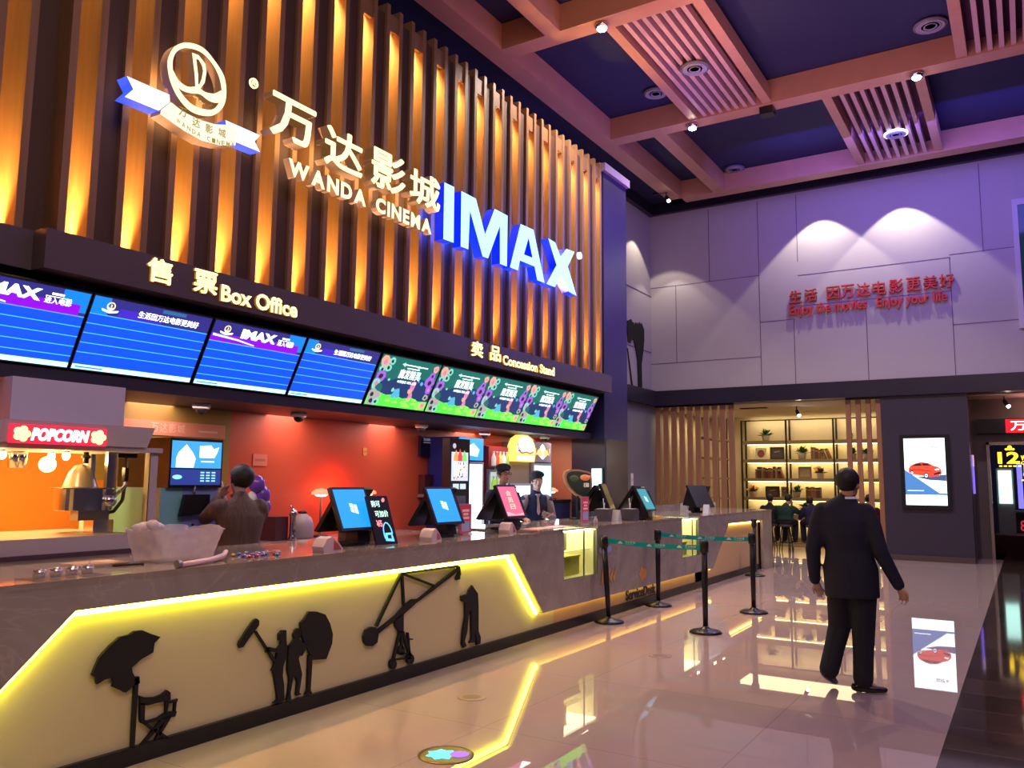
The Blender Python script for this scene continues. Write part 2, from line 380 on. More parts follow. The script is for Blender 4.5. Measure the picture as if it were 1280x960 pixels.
# glass panel at the right end of the far wall
t = T('window_1', 'x', 'x', (.75, 19.98, 5.2))
for k in ('label', 'category'): del t[k]
t['kind'] = 'structure'
m = MB(); m.box(.02, 1.6, 19.95, 20, 7.55, 7.68); m.box(.02, .12, 19.95, 20, 4.9, 7.55); m.part('window_frame', mat('frame_pale', (.55,.52,.6), .4), t)
m = MB(); m.box(.12, 1.6, 19.97, 20, 4.9, 7.55); m.part('pane', mat('pane_dark', (.01,.02,.04), .08, em=(.02,.12,.2), es=.15), t)

# ------------------------------------------------------------------ car advertising screen
t = T('advertising_screen', 'upright lit advertising screen with a red car on the dark wall', 'screen', (-1.88, 19.97, 1.15))
m = MB(); m.box(-2.36, -1.40, 19.93, 20.0, 1.12, 2.72); m.part('frame', M_black, t)
E_ = {}
def em(n, c, s):
    if n not in E_: E_[n] = emit('glow_'+n, c, s)
    return E_[n]
W1 = em('screen_white', (.86,.94,1), 2.6)
m = MB(); m.box(-2.28, -1.48, 19.922, 19.93, 1.2, 2.64); m.part('display', W1, t)
m = MB(); y = 19.918
def pg(pts, mi, yy=y): m.prism(pts, (0,yy,0), X_, Z_, .002, mi)
pg([(-2.28,1.98),(-1.48,1.45),(-1.48,1.42),(-2.28,1.42)], 0); pg([(-2.28,1.52),(-1.48,1.52),(-1.48,1.46),(-2.28,1.46)], 0)
pg([(-2.28,1.96),(-2.28,2.0),(-1.9,1.92),(-1.48,1.62),(-1.48,1.46),(-1.62,1.46)], 1, 19.915)
pg([(-2.05,1.8),(-1.48,1.86),(-1.48,1.72),(-1.8,1.74)], 2, 19.914)
m.part('road', [em('road_blue', (.08,.25,.62), 1.2), em('road_white', (.8,.92,1), 2.2), em('road_shadow', (.1,.16,.36), .8)], t)
m = MB(); y = 19.91
car = [(-2.20,1.90),(-2.20,1.99),(-2.16,2.05),(-2.06,2.10),(-1.96,2.125),(-1.82,2.11),(-1.72,2.05),(-1.62,2.02),(-1.565,1.96),(-1.56,1.88),(-1.60,1.82),(-1.80,1.80),(-1.93,1.83),(-2.1,1.86)]
pg(car, 0, y)
pg([(-2.13,2.04),(-2.05,2.09),(-1.97,2.10),(-1.93,2.05)], 1, y-.003); pg([(-1.92,2.05),(-1.94,2.10),(-1.84,2.095),(-1.76,2.05)], 1, y-.003)
pg([(-1.70,1.97),(-1.62,1.99),(-1.60,1.955),(-1.67,1.945)], 2, y-.003); pg([(-1.72,1.88),(-1.59,1.92),(-1.58,1.88),(-1.70,1.85)], 1, y-.003)
pg([(-2.19,1.96),(-2.0,1.97),(-1.75,1.93),(-1.75,1.92),(-2.0,1.955),(-2.19,1.945)], 3, y-.003)
for cx, cz, r in ((-1.86,1.835,.062),(-2.135,1.895,.045),(-1.60,1.85,.02)):
    for rr, mi, dy in ((1,1,.004),(.68,2,.006),(.3,1,.008)):
        pg([(cx+r*rr*.75*math.cos(k*PI/8), cz+r*rr*math.sin(k*PI/8)) for k in range(16)], mi, y-dy)
m.part('car_picture', [em('car_red', (.85,.07,.03), 1.3), em('car_dark', (.02,.02,.05), .6), em('car_chrome', (.8,.85,.9), 1.8), em('car_shade', (.4,.02,.02), .8)], t)
LT = [em('ink', (.05,.07,.1), .3), em('ink_w', (.85,.95,1), 2.4)]
m = MB(); m.text('迈驭 K', (-1.86,19.905,2.40), X_, Z_, .24, .065, 0, 0, .03); m.part('headline', LT, t)
m = MB(); m.box(-2.24,-1.92,19.904,19.905,1.502,1.516,1); m.part('phone_line', LT, t)
m = MB()
m.ring2([(-1.56+.03*math.cos(k*PI/8),1.535+.03*math.sin(k*PI/8)) for k in range(16)], [(-1.56+.022*math.cos(k*PI/8),1.535+.022*math.sin(k*PI/8)) for k in range(16)], (0,19.905,0), X_, Z_, .001, 1)
m.part('round_badge', LT, t)

# ------------------------------------------------------------------ entrance on the right
m = MB(); m.box(-1.02, 6, 21.5, 21.7, 2.55, 3.6); m.box(-1.02, -.74, 21.5, 21.7, 0, 2.55); m.struct('wall_far.002', mat('wall_brown', (.12,.095,.085), .5, noise=.1))
m = MB(); m.box(-1.02, 6, 20.3, 30, 3.58, 3.66); m.struct('ceiling.001', mat('ceiling_warm', (.32,.24,.22), .8, noise=.05))
m = MB(); m.box(-1.10, -1.02, 20.4, 30, 0, 3.6); m.struct('wall_left.002', mat('wall_mirror_strip', (.12,.11,.12), .12, metal=.3))
m = MB(); m.box(-1.02, 6, 29.5, 29.7, 0, 3.6); m.struct('wall_far.003', mat('wall_corridor', (.05,.045,.06), .6, noise=.2))
t = T('door_1', 'x', 'x', (0, 21.5, 0))
for k in ('label', 'category'): del t[k]
t['kind'] = 'structure'
m = MB(); m.box(-.76, -.70, 21.44, 21.52, 0, 2.6); m.box(-.76, 5, 21.44, 21.52, 2.54, 2.6); m.part('door_frame', mat('brass_frame', (.62,.52,.42), .25, metal=.8), t)
m = MB(); m.box(-.70, 5, 21.47, 21.485, 0, 2.54); m.part('pane', mat('door_glass', (.85,.9,.9), .02, trans=1, ior=1.05, spec=.3), t)
t = T('led_message_board', 'dark electronic board with red glowing character over the entrance', 'led sign', (.4, 21.42, 2.8))
m = MB(); m.box(-.92, 2.2, 21.36, 21.46, 2.80, 3.12); m.part('case', M_black, t)
m = MB(); m.box(-.36, 1.9, 21.35, 21.36, 2.80, 3.10); m.part('red_field', em('led_red', (.75,.005,.02), 1.5), t)
m = MB(); m.text('万达', (-.27,21.345,2.85), X_, Z_, .62, .22, 0, 0, .01); m.part('characters', em('led_char', (1,.55,.5), 7), t)
t = T('anniversary_sign', 'yellow shining number twelve decoration on the glass entrance', 'sign', (-.1, 21.42, 1.8))
M_gold = em('gold_sign', (1,.62,.02), 2.6)
m = MB(); m.text('12', (-.55,21.44,2.12), X_, Z_, .42, .26, .03, 0, .03); m.part('numeral', M_gold, t)
m = MB(); m.text('WANDA', (-.11,21.44,2.19), X_, Z_, .36, .11, .02, 0, .03); m.text('CINEMA', (-.11,21.44,2.10), X_, Z_, .37, .07, .02, 0, .03); m.part('lettering', M_gold, t)
m = MB(); m.ell((-.31,21.44,2.47), .045, .02, .055); m.ell((-.37,21.44,2.44), .035, .02, .025); m.ell((-.25,21.44,2.44), .035, .02, .025)
for k in range(5): m.box(-.53+.09*k, -.47+.09*k, 21.43, 21.45, 2.05, 2.08)
m.box(-.05,.26,21.43,21.45,2.05,2.07); m.part('ornament', M_gold, t)
m = MB(); m.ell((.02,21.44,1.88), .10, .02, .09); m.ell((.10,21.44,1.83), .16, .02, .05)
for k in range(4): m.box(-.12+.11*k, -.05+.11*k, 21.43, 21.45, 1.74, 1.77)
m.part('ornament', M_gold, t)
m = MB(); m.box(-.62,-.34,23.5,23.55,1.2,2.0); m.box(-.66,-.30,23.55,23.6,0,2.06,1); m.thing('light_box_poster', 'pale green glowing light box standing behind the entrance glass', 'light box', [em('mint_panel', (.6,1,.9), 2.2), M_grey])
for k, (x, c, lb) in enumerate([(-.18,(.25,.2,1),'leftmost violet lit glass column behind the entrance'),(-.02,(.75,.6,1),'pale lilac lit glass column, middle one behind the entrance'),(.14,(.3,.5,.6),'teal lit glass column, rightmost behind the entrance')]):
    m = MB(); m.lathe([(.06,0),(.06,1.15)], (x,25,1.05), 14); m.lathe([(.08,0),(.08,.04)], (x,25,1.0), 14, 1); m.lathe([(.08,0),(.08,.04)], (x,25,2.2), 14, 1)
    m.thing('light_column', lb, 'lamp', [em('col%d' % k, c, 1.4), M_black], 'lit columns behind the entrance')
m = MB(); m.box(-.6, 3, 24.6, 25.3, 0, .95); m.box(-.65, 3, 24.55, 25.35, .95, 1.0, 1); m.text('8', (-.22,24.59,.5), X_, Z_, .12, .26, .01, 2)
m.thing('corridor_counter', 'low grey counter with a red emblem behind the entrance glass', 'counter', [mat('corridor_grey', (.12,.12,.14), .5), mat('corr_top', (.3,.3,.3), .3), em('pinkred', (.8,.05,.1), .8)])
m = MB(); m.box(-.75, 4, 23.2, 24.4, 0, .45); m.thing('low_bench', 'long dark red bench seen through the entrance glass', 'bench', mat('bench_red', (.16,.04,.04), .6, noise=.2))
t = T('wall_strip_light', 'narrow violet glowing strip on the wall edge before the entrance', 'strip light', (-1.0, 20.9, 1.4))
m = MB(); m.box(-1.02, -1.0, 20.8, 21.05, 1.45, 2.3); m.part('tube', em('violet_strip', (.25,.15,1), 1.2), t)
m = MB(); m.box(-1.02, -1.0, 20.8, 21.05, 2.05, 2.3); m.xform(Matrix.Translation((.002,0,0))); m.part('glow_top', em('peach_strip', (1,.6,.4), 1.0), t)
trackspot(-.35, 20.9, 3.58, 'small track spotlight over the entrance on the right')
# ------------------------------------------------------------------ glowing wood-fin wall over the box office
XF = -6.0                                   # front plane of the fins
t = T('fin_wall', 'tall wall of upright wood fins glowing orange above the screens', 'wall cladding', (-6.2, 7.3, 3.42))
m = MB(); m.box(-6.50, -6.42, 3.1, 12.5, 3.30, 7.1); m.box(-6.66, -6.58, .4, 3.1, 3.30, 7.1); m.part('back_panel', mat('fin_back', (.30,.13,.05), .6, noise=.15, nscale=2), t)
P_ = .224; y = 12.44; k = 0; LIT = []
while y > .6:
    sx = XF if y > 3.05 else XF-.16
    f = MB(); f.box(sx-.42, sx, y-.03, y+.03, 3.40, 7.14); f.part('fin', M_wood, t)
    if k % 2 == 1:
        LIT.append((sx, y+P_/2))
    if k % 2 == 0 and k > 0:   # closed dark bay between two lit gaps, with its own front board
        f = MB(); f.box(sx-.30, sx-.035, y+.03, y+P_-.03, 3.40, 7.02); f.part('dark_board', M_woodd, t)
    y -= P_; k += 1
m = MB()
for sx, yy in LIT: m.box(sx-.42, sx-.06, yy-P_/2+.03, yy+P_/2-.03, 6.98, 7.02); m.box(sx-.06, sx-.02, yy-P_/2+.03, yy+P_/2-.03, 6.84, 7.05)
m.part('top_cap', M_wood, t)
bulb = MB(); 
for sx, yy in LIT:
    bulb.lathe([(.03,0),(.035,.03),(.02,.032)], (sx-.30, yy, 3.41), 10); bulb.lathe([(.02,0),(.035,.004),(.03,.04)], (sx-.30, yy, 6.93), 10)
o = bulb.part('uplight', mat('uplight_case', (.1,.08,.07), .4, em=(1,.6,.2), es=6), t)
for i, (sx, yy) in enumerate(LIT):
    if yy < 1.5: continue
    lamp('AREA', (sx-.22, yy, 3.445), 44, (1,.56,.15), (sx-.235, yy, 5.2), .28, .14, spread=75)
    lamp('AREA', (sx-.22, yy, 6.925), 48, (1,.58,.17), (sx-.235, yy, 5.2), .28, .14, spread=75)
# dark fascia band, recess over the screens, soffit, column and end wall (setting)
m = MB(); m.box(-6.75, -5.86, 3.08, 12.55, 3.13, 3.42); m.struct('trim_12', M_band)
m = MB(); m.box(-6.9, -6.03, -1, 3.08, 3.13, 3.42); m.struct('trim_13', M_band)
m = MB(); m.box(-6.75, -6.12, -1, 12.55, 3.04, 3.13); m.box(-6.7,-6.4,-1,12.55,2.46,3.04); m.struct('trim_14', M_blackm)
m = MB(); m.prism([(-6.24,2.36),(-6.20,2.47),(-6.42,2.47),(-6.42,2.36)], (0,12.55,0), X_, Z_, 0); m.v = []; m.f = []; m.m = []; m.s = []
m.box(-8.2, -6.22, -1, 12.55, 2.36, 2.46); m.struct('trim_15', mat('soffit_dark', (.035,.028,.04), .5, noise=.1))
m = MB(); m.box(-6.9, XF, 12.55, 13.5, 2.36, 7.1); m.struct('trim_16', mat('column_navy', (.028,.024,.085), .28, noise=.06, nscale=2))
m = MB(); m.box(-6.9, XF+.06, 12.5, 13.55, 7.02, 7.16); m.struct('trim_17', mat('column_cap', (.3,.22,.38), .4))
m = MB(); m.box(-6.9, XF, 12.62, 13.5, 0, 2.36); m.struct('trim_18', mat('column_mirror', (.16,.13,.10), .22, metal=.7, noise=.2, nscale=2, stretch=(1,1,3)))
m = MB(); m.box(-6.62, -6.0, 12.55, 12.62, 0, 2.36); m.struct('wall_right', M_navy)
m = MB(); m.box(-7.2, -6.62, 12.55, 12.62, 0, 2.36); m.struct('wall_right.001', mat('wall_tan', (.30,.15,.08), .6, noise=.06))
# back wall of the booth
m = MB(); m.box(-7.3, -7.2, 5.86, 12.6, 0, 2.36); m.struct('wall_left.003', mat('wall_red_orange', (.62,.10,.05), .45, noise=.06, nscale=1))
m = MB(); m.box(-7.3, -7.2, 4.3, 5.86, 1.62, 2.36); m.box(-7.3,-7.2,5.2,5.86,0,1.62); m.struct('wall_left.004', mat('wall_olive', (.36,.22,.05), .5, noise=.06, nscale=1))
m = MB(); m.box(-7.3, -7.2, -1, 4.3, 0, 2.36); m.box(-7.3,-7.2,4.3,5.2,0,1.62); m.struct('wall_left.005', mat('wall_orange', (.85,.24,.03), .45, noise=.06, nscale=1))

# ------------------------------------------------------------------ menu screens under the fascia
TOPX, TOPZ, BOTX, BOTZ = -5.92, 3.03, -6.20, 2.47
SW = V((TOPX-BOTX, 0, TOPZ-BOTZ)); SH = SW.length; SWn = SW.normalized()
def screen_root(y0, label, group):
    return T('menu_screen', label, 'menu screen', (BOTX, y0, BOTZ), 0, group)
def P(y0): return V((BOTX, y0, BOTZ))
WID = 1.085
SB = [em('scr_blue', (.0,.075,.9), 1.4), em('scr_cyan', (.05,.45,1), 1.6), em('scr_head', (.03,.03,.28), 1.0), em('scr_violet', (.22,.0,.85), 1.6), em('scr_ice', (.45,.85,1), 2.0), em('scr_text', (.85,.95,1), 3.0), em('scr_gold', (.9,.75,.4), 1.6), em('scr_azure', (0,.22,.85), 1.3), em('scr_indigo', (.05,.02,.55), 1.3), em('scr_steel', (.03,.16,.38), 1.1)]
NS = SWn.cross(Y_); NS = Y_.cross(SWn)      # out of the screen
def layer(m, y0, u0, u1, v0, v1, mi, lift): m.prism([(u0,v0),(u1,v0),(u1,v1),(u0,v1)], P(y0)+NS*lift, Y_, SWn, 0, mi)
def screen_case(t, y0):
    m = MB(); m.prism([(.004,0),(WID-.004,0),(WID-.004,SH),(.004,SH)], P(y0), Y_, SWn, .05); m.part('case', M_black, t)
def mini_logo(m, c, r, lift, y0, mg, mw):
    n = 20; cu, cv = c
    o = [(cu+r*math.cos(2*PI*k/n), cv+r*math.sin(2*PI*k/n)) for k in range(n)]; i = [(cu+.72*r*math.cos(2*PI*k/n), cv+.72*r*math.sin(2*PI*k/n)) for k in range(n)]
    q = P(y0)+NS*lift
    m.ring2(o, i, q, Y_, SWn, .0005, mg)
    m.prism([(cu-.8*r,cv-.1*r),(cu,cv-.45*r),(cu+.8*r,cv-.1*r),(cu+.7*r,cv-.45*r),(cu,cv-.7*r),(cu-.7*r,cv-.45*r)], q, Y_, SWn, 0, mg)
    m.prism([(cu-.1*r,cv+.6*r),(cu+.3*r,cv+.2*r),(cu+.1*r,cv-.35*r),(cu-.1*r,cv-.3*r)], q, Y_, SWn, 0, mg)
    m.prism([(cu-2*r,cv-.75*r),(cu-1.0*r,cv-.95*r),(cu,cv-1.1*r),(cu+1.0*r,cv-.95*r),(cu+2*r,cv-.75*r),(cu+1.8*r,cv-1.2*r),(cu+.9*r,cv-1.45*r),(cu,cv-1.6*r),(cu-.9*r,cv-1.45*r),(cu-1.8*r,cv-1.2*r)], q, Y_, SWn, 0, mw)
def blue_screen(y0, kind, label):
    t = screen_root(y0, label, 'blue schedule screens'); screen_case(t, y0)
    m = MB(); a, b = .014, WID-.014
    layer(m, y0, a, b, .012, SH-.012, 0, .001)
    hb = .425 if kind else .47
    layer(m, y0, a, b, hb, SH-.012, 2, .002)
    if not kind:
        layer(m, y0, .24, .62, hb, hb+.075, 8, .0025)
        layer(m, y0, a, .15, hb, SH-.012, 7, .003)
        layer(m, y0, .60, .82, SH-.05, SH-.02, 9, .003)
    else:
        layer(m, y0, a, .62, hb, hb+.075, 3, .0025); layer(m, y0, .45, b-.05, hb, hb+.09, 3, .003); layer(m, y0, b-.2, b, hb+.03, SH-.012, 7, .0028)
        m.prism([(.03,hb+.05),(.3,hb+.035),(.5,hb+.01),(.5,hb+.02),(.3,hb+.05),(.03,hb+.07)], P(y0)+NS*.0033, Y_, SWn, 0, 4)
    for k in range(5): layer(m, y0, a, b, hb-.003-.08*k, hb+.004-.08*k, 1, .003)
    layer(m, y0, a, b, .012, .052, 4, .0035)
    m.part('display', SB, t)
    LM = [SB[5], SB[6], SB[7]]; w = MB()
    mini_logo(w, (.16, SH-.075), .035, .005, y0, 1, 0); w.part('emblem', LM, t); w = MB()
    if kind:
        w.text('IMAX', P(y0)+NS*.005+Y_*.32+SWn*(SH-.135), Y_, SWn, .40, .09, 0, 0, .05)
        w.part('title', LM, t); w = MB(); layer(w, y0, .79, .88, SH-.072, SH-.056, 0, .005); w.part('title_bar', LM, t); w = MB()
        layer(w, y0, .75, .94, SH-.088, SH-.083, 0, .005); w.part('title_line', LM, t); w = MB()
        w.text('进入电影', P(y0)+NS*.005+Y_*.75+SWn*(SH-.14), Y_, SWn, .20, .048, 0, 0, .03)
    else:
        w.text('生活因万达电影更美好', P(y0)+NS*.005+Y_*.40+SWn*(SH-.125), Y_, SWn, .56, .058, 0, 0, .03)
    w.part('lettering', LM, t); w = MB(); layer(w, y0, .04, .26, .026, .036, 2, .005); w.part('footer_line', LM, t)
    return t
YS = [2.41, 3.5, 4.6, 5.72, 6.81, 7.92, 8.96, 10.03, 11.1]
blue_screen(2.41, 1, 'blue schedule screen cut by the left edge of the photo')
blue_screen(3.50, 0, 'blue schedule screen with a white slogan line, nearest the yellow ticket lettering')
blue_screen(4.60, 1, 'blue and purple schedule screen with big white four-letter title')
blue_screen(5.70, 0, 'blue schedule screen beside the first green poster screen')
PG = [em('pg_teal', (.0,.25,.22), .7), em('pg_navy', (.01,.05,.22), .8), em('pg_grass', (.08,.85,.06), 1.5), em('pg_lime', (.3,.9,.1), 1.3), em('pg_pink', (.75,.25,.5), 1.1), em('pg_lilac', (.42,.14,.75), 1.1), em('pg_mint', (.25,.75,.6), 1.1), em('pg_peach', (.9,.45,.32), 1.1), em('pg_text', (.85,1,.92), 2.2), em('pg_dark', (.02,.04,.10), .5), em('pg_aqua', (.1,.5,.75), 1.1), em('pg_bone', (.55,.55,.5), .9)]
def green_screen(y0, label):
    t = screen_root(y0, label, 'green forest poster screens'); screen_case(t, y0)
    rnd = random.Random(3); m = MB(); a, b = .014, WID-.014; q = lambda l: P(y0)+NS*l
    layer(m, y0, a, b, .012, SH-.012, 1, .001)
    m.prism([(a,.38),(.3,.33),(.5,.42),(.8,.40),(b,.36),(b,SH-.012),(a,SH-.012)], q(.0015), Y_, SWn, 0, 0)
    def blob(cu, cv, r, mi, l, n=9, sq=1.0, jit=.2):
        m.prism([(min(b, max(a, cu+r*(1+rnd.uniform(-jit,jit))*math.cos(2*PI*k/n))), min(SH-.012, max(.012, cv+sq*r*(1+rnd.uniform(-jit,jit))*math.sin(2*PI*k/n)))) for k in range(n)], q(l), Y_, SWn, 0, mi)
    m.prism([(a,.012),(b,.012),(b,.13),(.9,.12),(.75,.16),(.6,.13),(.45,.17),(.3,.15),(.15,.18),(a,.15)], q(.002), Y_, SWn, 0, 2)
    for k in range(10): blob(rnd.uniform(.2,.9), rnd.uniform(.04,.13), .05, 3, .0024, sq=.4)
    # flowers and foliage framing both sides
    for k, (cu, cv, r, mi) in enumerate([(.09,.53,.075,7),(.08,.44,.05,6),(.10,.36,.075,5),(.07,.27,.07,6),(.14,.22,.06,0),(.07,.14,.07,11),(.16,.13,.055,11),(.09,.06,.07,11),(.17,.055,.05,6),
            (1.0,.55,.05,7),(.98,.46,.05,5),(.97,.37,.08,5),(1.0,.28,.06,5),(1.0,.18,.045,11),(.93,.06,.06,3),(1.0,.08,.05,7),(.2,.55,.05,6),(.17,.47,.05,6)]):
        blob(cu, cv, r, mi, .003+k*.0001)
        if k not in (4, 14): blob(cu, cv, r*.42, 9 if k % 3 else 4, .0055, 8)
    for k in range(14): blob(rnd.uniform(.25,.9), rnd.uniform(.3,.55), rnd.uniform(.01,.03), (6,0,10)[k % 3], .0028, 6)
    # small coloured shrubs on the grass, plain blossoms
    for cu, cv, r, mi in [(.45,.20,.05,10),(.42,.15,.035,10),(.5,.16,.035,10),(.38,.22,.025,6),(.70,.30,.055,4),(.68,.23,.04,7),(.72,.18,.04,4),(.70,.13,.03,7)]: blob(cu, cv, r, mi, .006, 7, 1.0, .35)
    m.part('display', PG, t)
    w = MB()
    w.text('魔发精灵', q(.008)+Y_*.38+SWn*.37, Y_, SWn, .38, .115, 0, 0, .03)
    w.text('10月28日 欢乐上映', q(.008)+Y_*.40+SWn*.315, Y_, SWn, .33, .035, 0, 0, .02)
    w.part('lettering', [PG[8]], t)
    for u0, u1, v0 in ((.38,.84,.535),(.48,.70,.497)): w = MB(); layer(w, y0, u0, u1, v0, v0+.012, 0, .008); w.part('text_bar', [PG[8]], t)
for yy, lb in zip([6.81, 7.90, 8.97, 10.04, 11.10], ['first green forest poster screen, next to the last blue screen','second green forest poster screen from the blue screens','middle one of the five green forest poster screens','fourth green forest poster screen, second from the column','last green forest poster screen, nearest the dark column']):
    green_screen(yy, lb)

# ------------------------------------------------------------------ illuminated lettering
M_warm = emit('letter_warm_white', (1,.80,.45), 1.75)
M_edge = mat('letter_edge', (.30,.20,.12), .4, em=(1,.45,.08), es=.30)
M_yel = emit('letter_yellow', (1,.74,.26), 3.0)
M_ice = emit('letter_ice_blue', (.42,.78,1), 1.7)
M_bside = mat('letter_blue_side', (.0,.02,.45), .3, em=(.0,.02,1), es=.75)
M_bronze = mat('letter_return', (.20,.14,.22), .35, noise=.1, em=(1,.45,.12), es=.12)
t = T('cinema_name_sign', 'large warm white two-line cinema name in glowing letters on the fins', 'illuminated sign', (-5.8, 6.2, 4.45))
for y0, y1, z0, z1, ch in [(4.93,5.50,4.80,5.22,'万'),(5.62,6.18,4.75,5.17,'达'),(6.31,6.88,4.75,5.19,'影'),(6.95,7.52,4.77,5.17,'城')]:
    MB().text(ch, (-5.72,y0,z0), Y_, Z_, y1-y0, z1-z0, .13, 0, .04, 1).part('character', [M_warm, M_bronze], t)
word = 'WANDA CINEMA'; ws = [text2d(c, .045)[3] if c != ' ' else .55 for c in word]; tot = sum(ws)+.16*(len(word)-1); u = 5.17; sc = (7.36-5.17)/tot
for c, w in zip(word, ws):
    if c != ' ': MB().text(c, (-5.72,u,4.475), Y_, Z_, w*sc, .165, .08, 0, .045, 1).part('letter', [M_warm, M_bronze], t)
    u += (w+.16)*sc
# emblem: oval with a sail over a ribbon
t = T('emblem_sign', 'glowing oval sail emblem over a white ribbon on the wood fins', 'illuminated sign', (-5.8, 4.2, 4.45))
TR = {}
TR['umb']=[(2.781,0.556),(2.817,0.643),(2.877,0.699),(2.935,0.738),(2.993,0.742),(3.026,0.757),(3.077,0.755),(3.127,0.73),(3.2,0.698),(3.162,0.669),(3.157,0.616),(3.076,0.587),(3.023,0.552),(3.029,0.524),(3.048,0.494),(3.074,0.493),(3.081,0.454),(3.043,0.447),(2.994,0.418),(2.909,0.469),(2.916,0.49),(2.902,0.518),(2.858,0.516),(2.816,0.499),(2.805,0.537)]
TR['umbpole']=[(3.046,0.491),(3.072,0.49),(3.071,0.094),(3.05,0.096)]
TR['chback']=[(3.085,0.382),(3.125,0.363),(3.187,0.353),(3.232,0.359),(3.267,0.377),(3.291,0.358),(3.294,0.315),(3.199,0.316),(3.137,0.315),(3.093,0.331)]
TR['chL']=[(3.09,0.339),(3.123,0.332),(3.126,0.234),(3.097,0.24)]
TR['chR']=[(3.262,0.31),(3.285,0.313),(3.276,0.241),(3.265,0.244)]
TR['chseat']=[(3.096,0.244),(3.152,0.227),(3.213,0.229),(3.275,0.249),(3.342,0.238),(3.333,0.209),(3.277,0.214),(3.206,0.211),(3.136,0.212),(3.109,0.221)]
TR['charm']=[(3.285,0.309),(3.347,0.309),(3.341,0.293),(3.29,0.295)]
TR['charm2']=[(3.324,0.297),(3.338,0.295),(3.334,0.236),(3.322,0.239)]
TR['chx1']=[(3.109,0.226),(3.153,0.208),(3.304,0.092),(3.272,0.092)]
TR['chx2']=[(3.25,0.22),(3.286,0.216),(3.135,0.1),(3.109,0.099)]
TR['chx3']=[(3.282,0.221),(3.307,0.215),(3.226,0.107),(3.2,0.102)]
TR['mic']=[(3.787,0.561),(3.797,0.581),(3.851,0.645),(3.906,0.702),(3.931,0.709),(3.953,0.692),(3.953,0.661),(3.92,0.631),(3.864,0.578),(3.828,0.539),(3.799,0.536)]
TR['boom']=[(3.921,0.623),(3.935,0.627),(4.116,0.403),(4.101,0.394)]
TR['man']=[(4.133,0.577),(4.158,0.598),(4.201,0.593),(4.204,0.526),(4.215,0.477),(4.206,0.399),(4.187,0.355),(4.183,0.285),(4.199,0.227),(4.208,0.119),(4.185,0.101),(4.106,0.12),(4.146,0.136),(4.138,0.184),(4.118,0.266),(4.101,0.331),(4.083,0.339),(4.099,0.371),(4.116,0.407),(4.124,0.452),(4.06,0.471),(4.03,0.468),(4.023,0.5),(4.053,0.503),(4.122,0.48),(4.153,0.499),(4.156,0.526),(4.135,0.537)]
TR['woman']=[(4.268,0.557),(4.288,0.586),(4.312,0.592),(4.333,0.575),(4.341,0.538),(4.325,0.516),(4.36,0.486),(4.395,0.472),(4.397,0.439),(4.36,0.39),(4.337,0.401),(4.327,0.378),(4.366,0.266),(4.358,0.212),(4.345,0.142),(4.366,0.126),(4.324,0.124),(4.318,0.136),(4.324,0.218),(4.306,0.262),(4.284,0.258),(4.262,0.159),(4.27,0.11),(4.227,0.113),(4.241,0.156),(4.249,0.255),(4.227,0.316),(4.228,0.395),(4.234,0.482),(4.281,0.522)]
TR['soft']=[(4.331,0.624),(4.369,0.648),(4.409,0.694),(4.488,0.684),(4.578,0.652),(4.63,0.579),(4.662,0.498),(4.658,0.431),(4.603,0.327),(4.47,0.344),(4.445,0.382),(4.396,0.448),(4.347,0.537)]
TR['softpole']=[(4.424,0.386),(4.463,0.379),(4.455,0.136),(4.473,0.108),(4.402,0.114),(4.423,0.146)]
TR['weight']=[(5.004,0.431),(5.024,0.476),(5.089,0.49),(5.149,0.477),(5.181,0.424),(5.168,0.358),(5.11,0.338),(5.051,0.349),(5.014,0.382)]
TR['boomarm']=[(5.15,0.448),(5.376,0.535),(5.518,0.618),(5.6,0.645),(5.684,0.64),(6.224,0.847),(6.273,0.826),(5.911,0.695),(5.652,0.608),(5.488,0.535),(5.378,0.5),(5.181,0.424)]
TR['st1']=[(5.168,0.48),(5.465,0.866),(5.438,0.876),(5.143,0.491)]
TR['st2']=[(5.451,0.87),(5.482,0.612),(5.505,0.61),(5.474,0.869)]
TR['st3']=[(5.453,0.864),(6.255,0.859),(6.25,0.88),(5.449,0.882)]
TR['st4']=[(5.463,0.86),(5.896,0.721),(5.905,0.736),(5.472,0.875)]
TR['st5']=[(6.243,0.866),(6.265,0.786),(6.304,0.785),(6.282,0.866)]
TR['camhead']=[(6.227,0.757),(6.255,0.799),(6.294,0.79),(6.289,0.746),(6.237,0.743)]
TR['pivot']=[(5.401,0.522),(5.488,0.541),(5.493,0.408),(5.454,0.383),(5.387,0.453),(5.378,0.485)]
TR['lg1']=[(5.44,0.407),(5.362,0.191),(5.387,0.183),(5.466,0.4)]
TR['lg2']=[(5.473,0.398),(5.579,0.179),(5.605,0.18),(5.498,0.4)]
TR['lg3']=[(5.458,0.403),(5.471,0.26),(5.494,0.257),(5.481,0.4)]
TR['lg4']=[(5.375,0.183),(5.602,0.156),(5.6,0.169),(5.373,0.195)]
TR['lg6']=[(5.412,0.226),(5.6,0.194),(5.599,0.207),(5.412,0.238)]
TR['lg5']=[(5.542,0.38),(5.573,0.202),(5.593,0.2),(5.561,0.378)]
TR['lg7']=[(5.544,0.324),(5.619,0.308),(5.621,0.318),(5.546,0.334)]
TR['wh1']=[(5.415,0.148),(5.41,0.128),(5.394,0.115),(5.372,0.114),(5.35,0.123),(5.334,0.142),(5.327,0.163),(5.332,0.183),(5.347,0.196),(5.369,0.197),(5.392,0.188),(5.408,0.17)]
TR['wh2']=[(5.643,0.148),(5.637,0.128),(5.619,0.115),(5.594,0.114),(5.569,0.124),(5.55,0.143),(5.543,0.165),(5.549,0.186),(5.566,0.198),(5.591,0.2),(5.616,0.19),(5.635,0.171)]
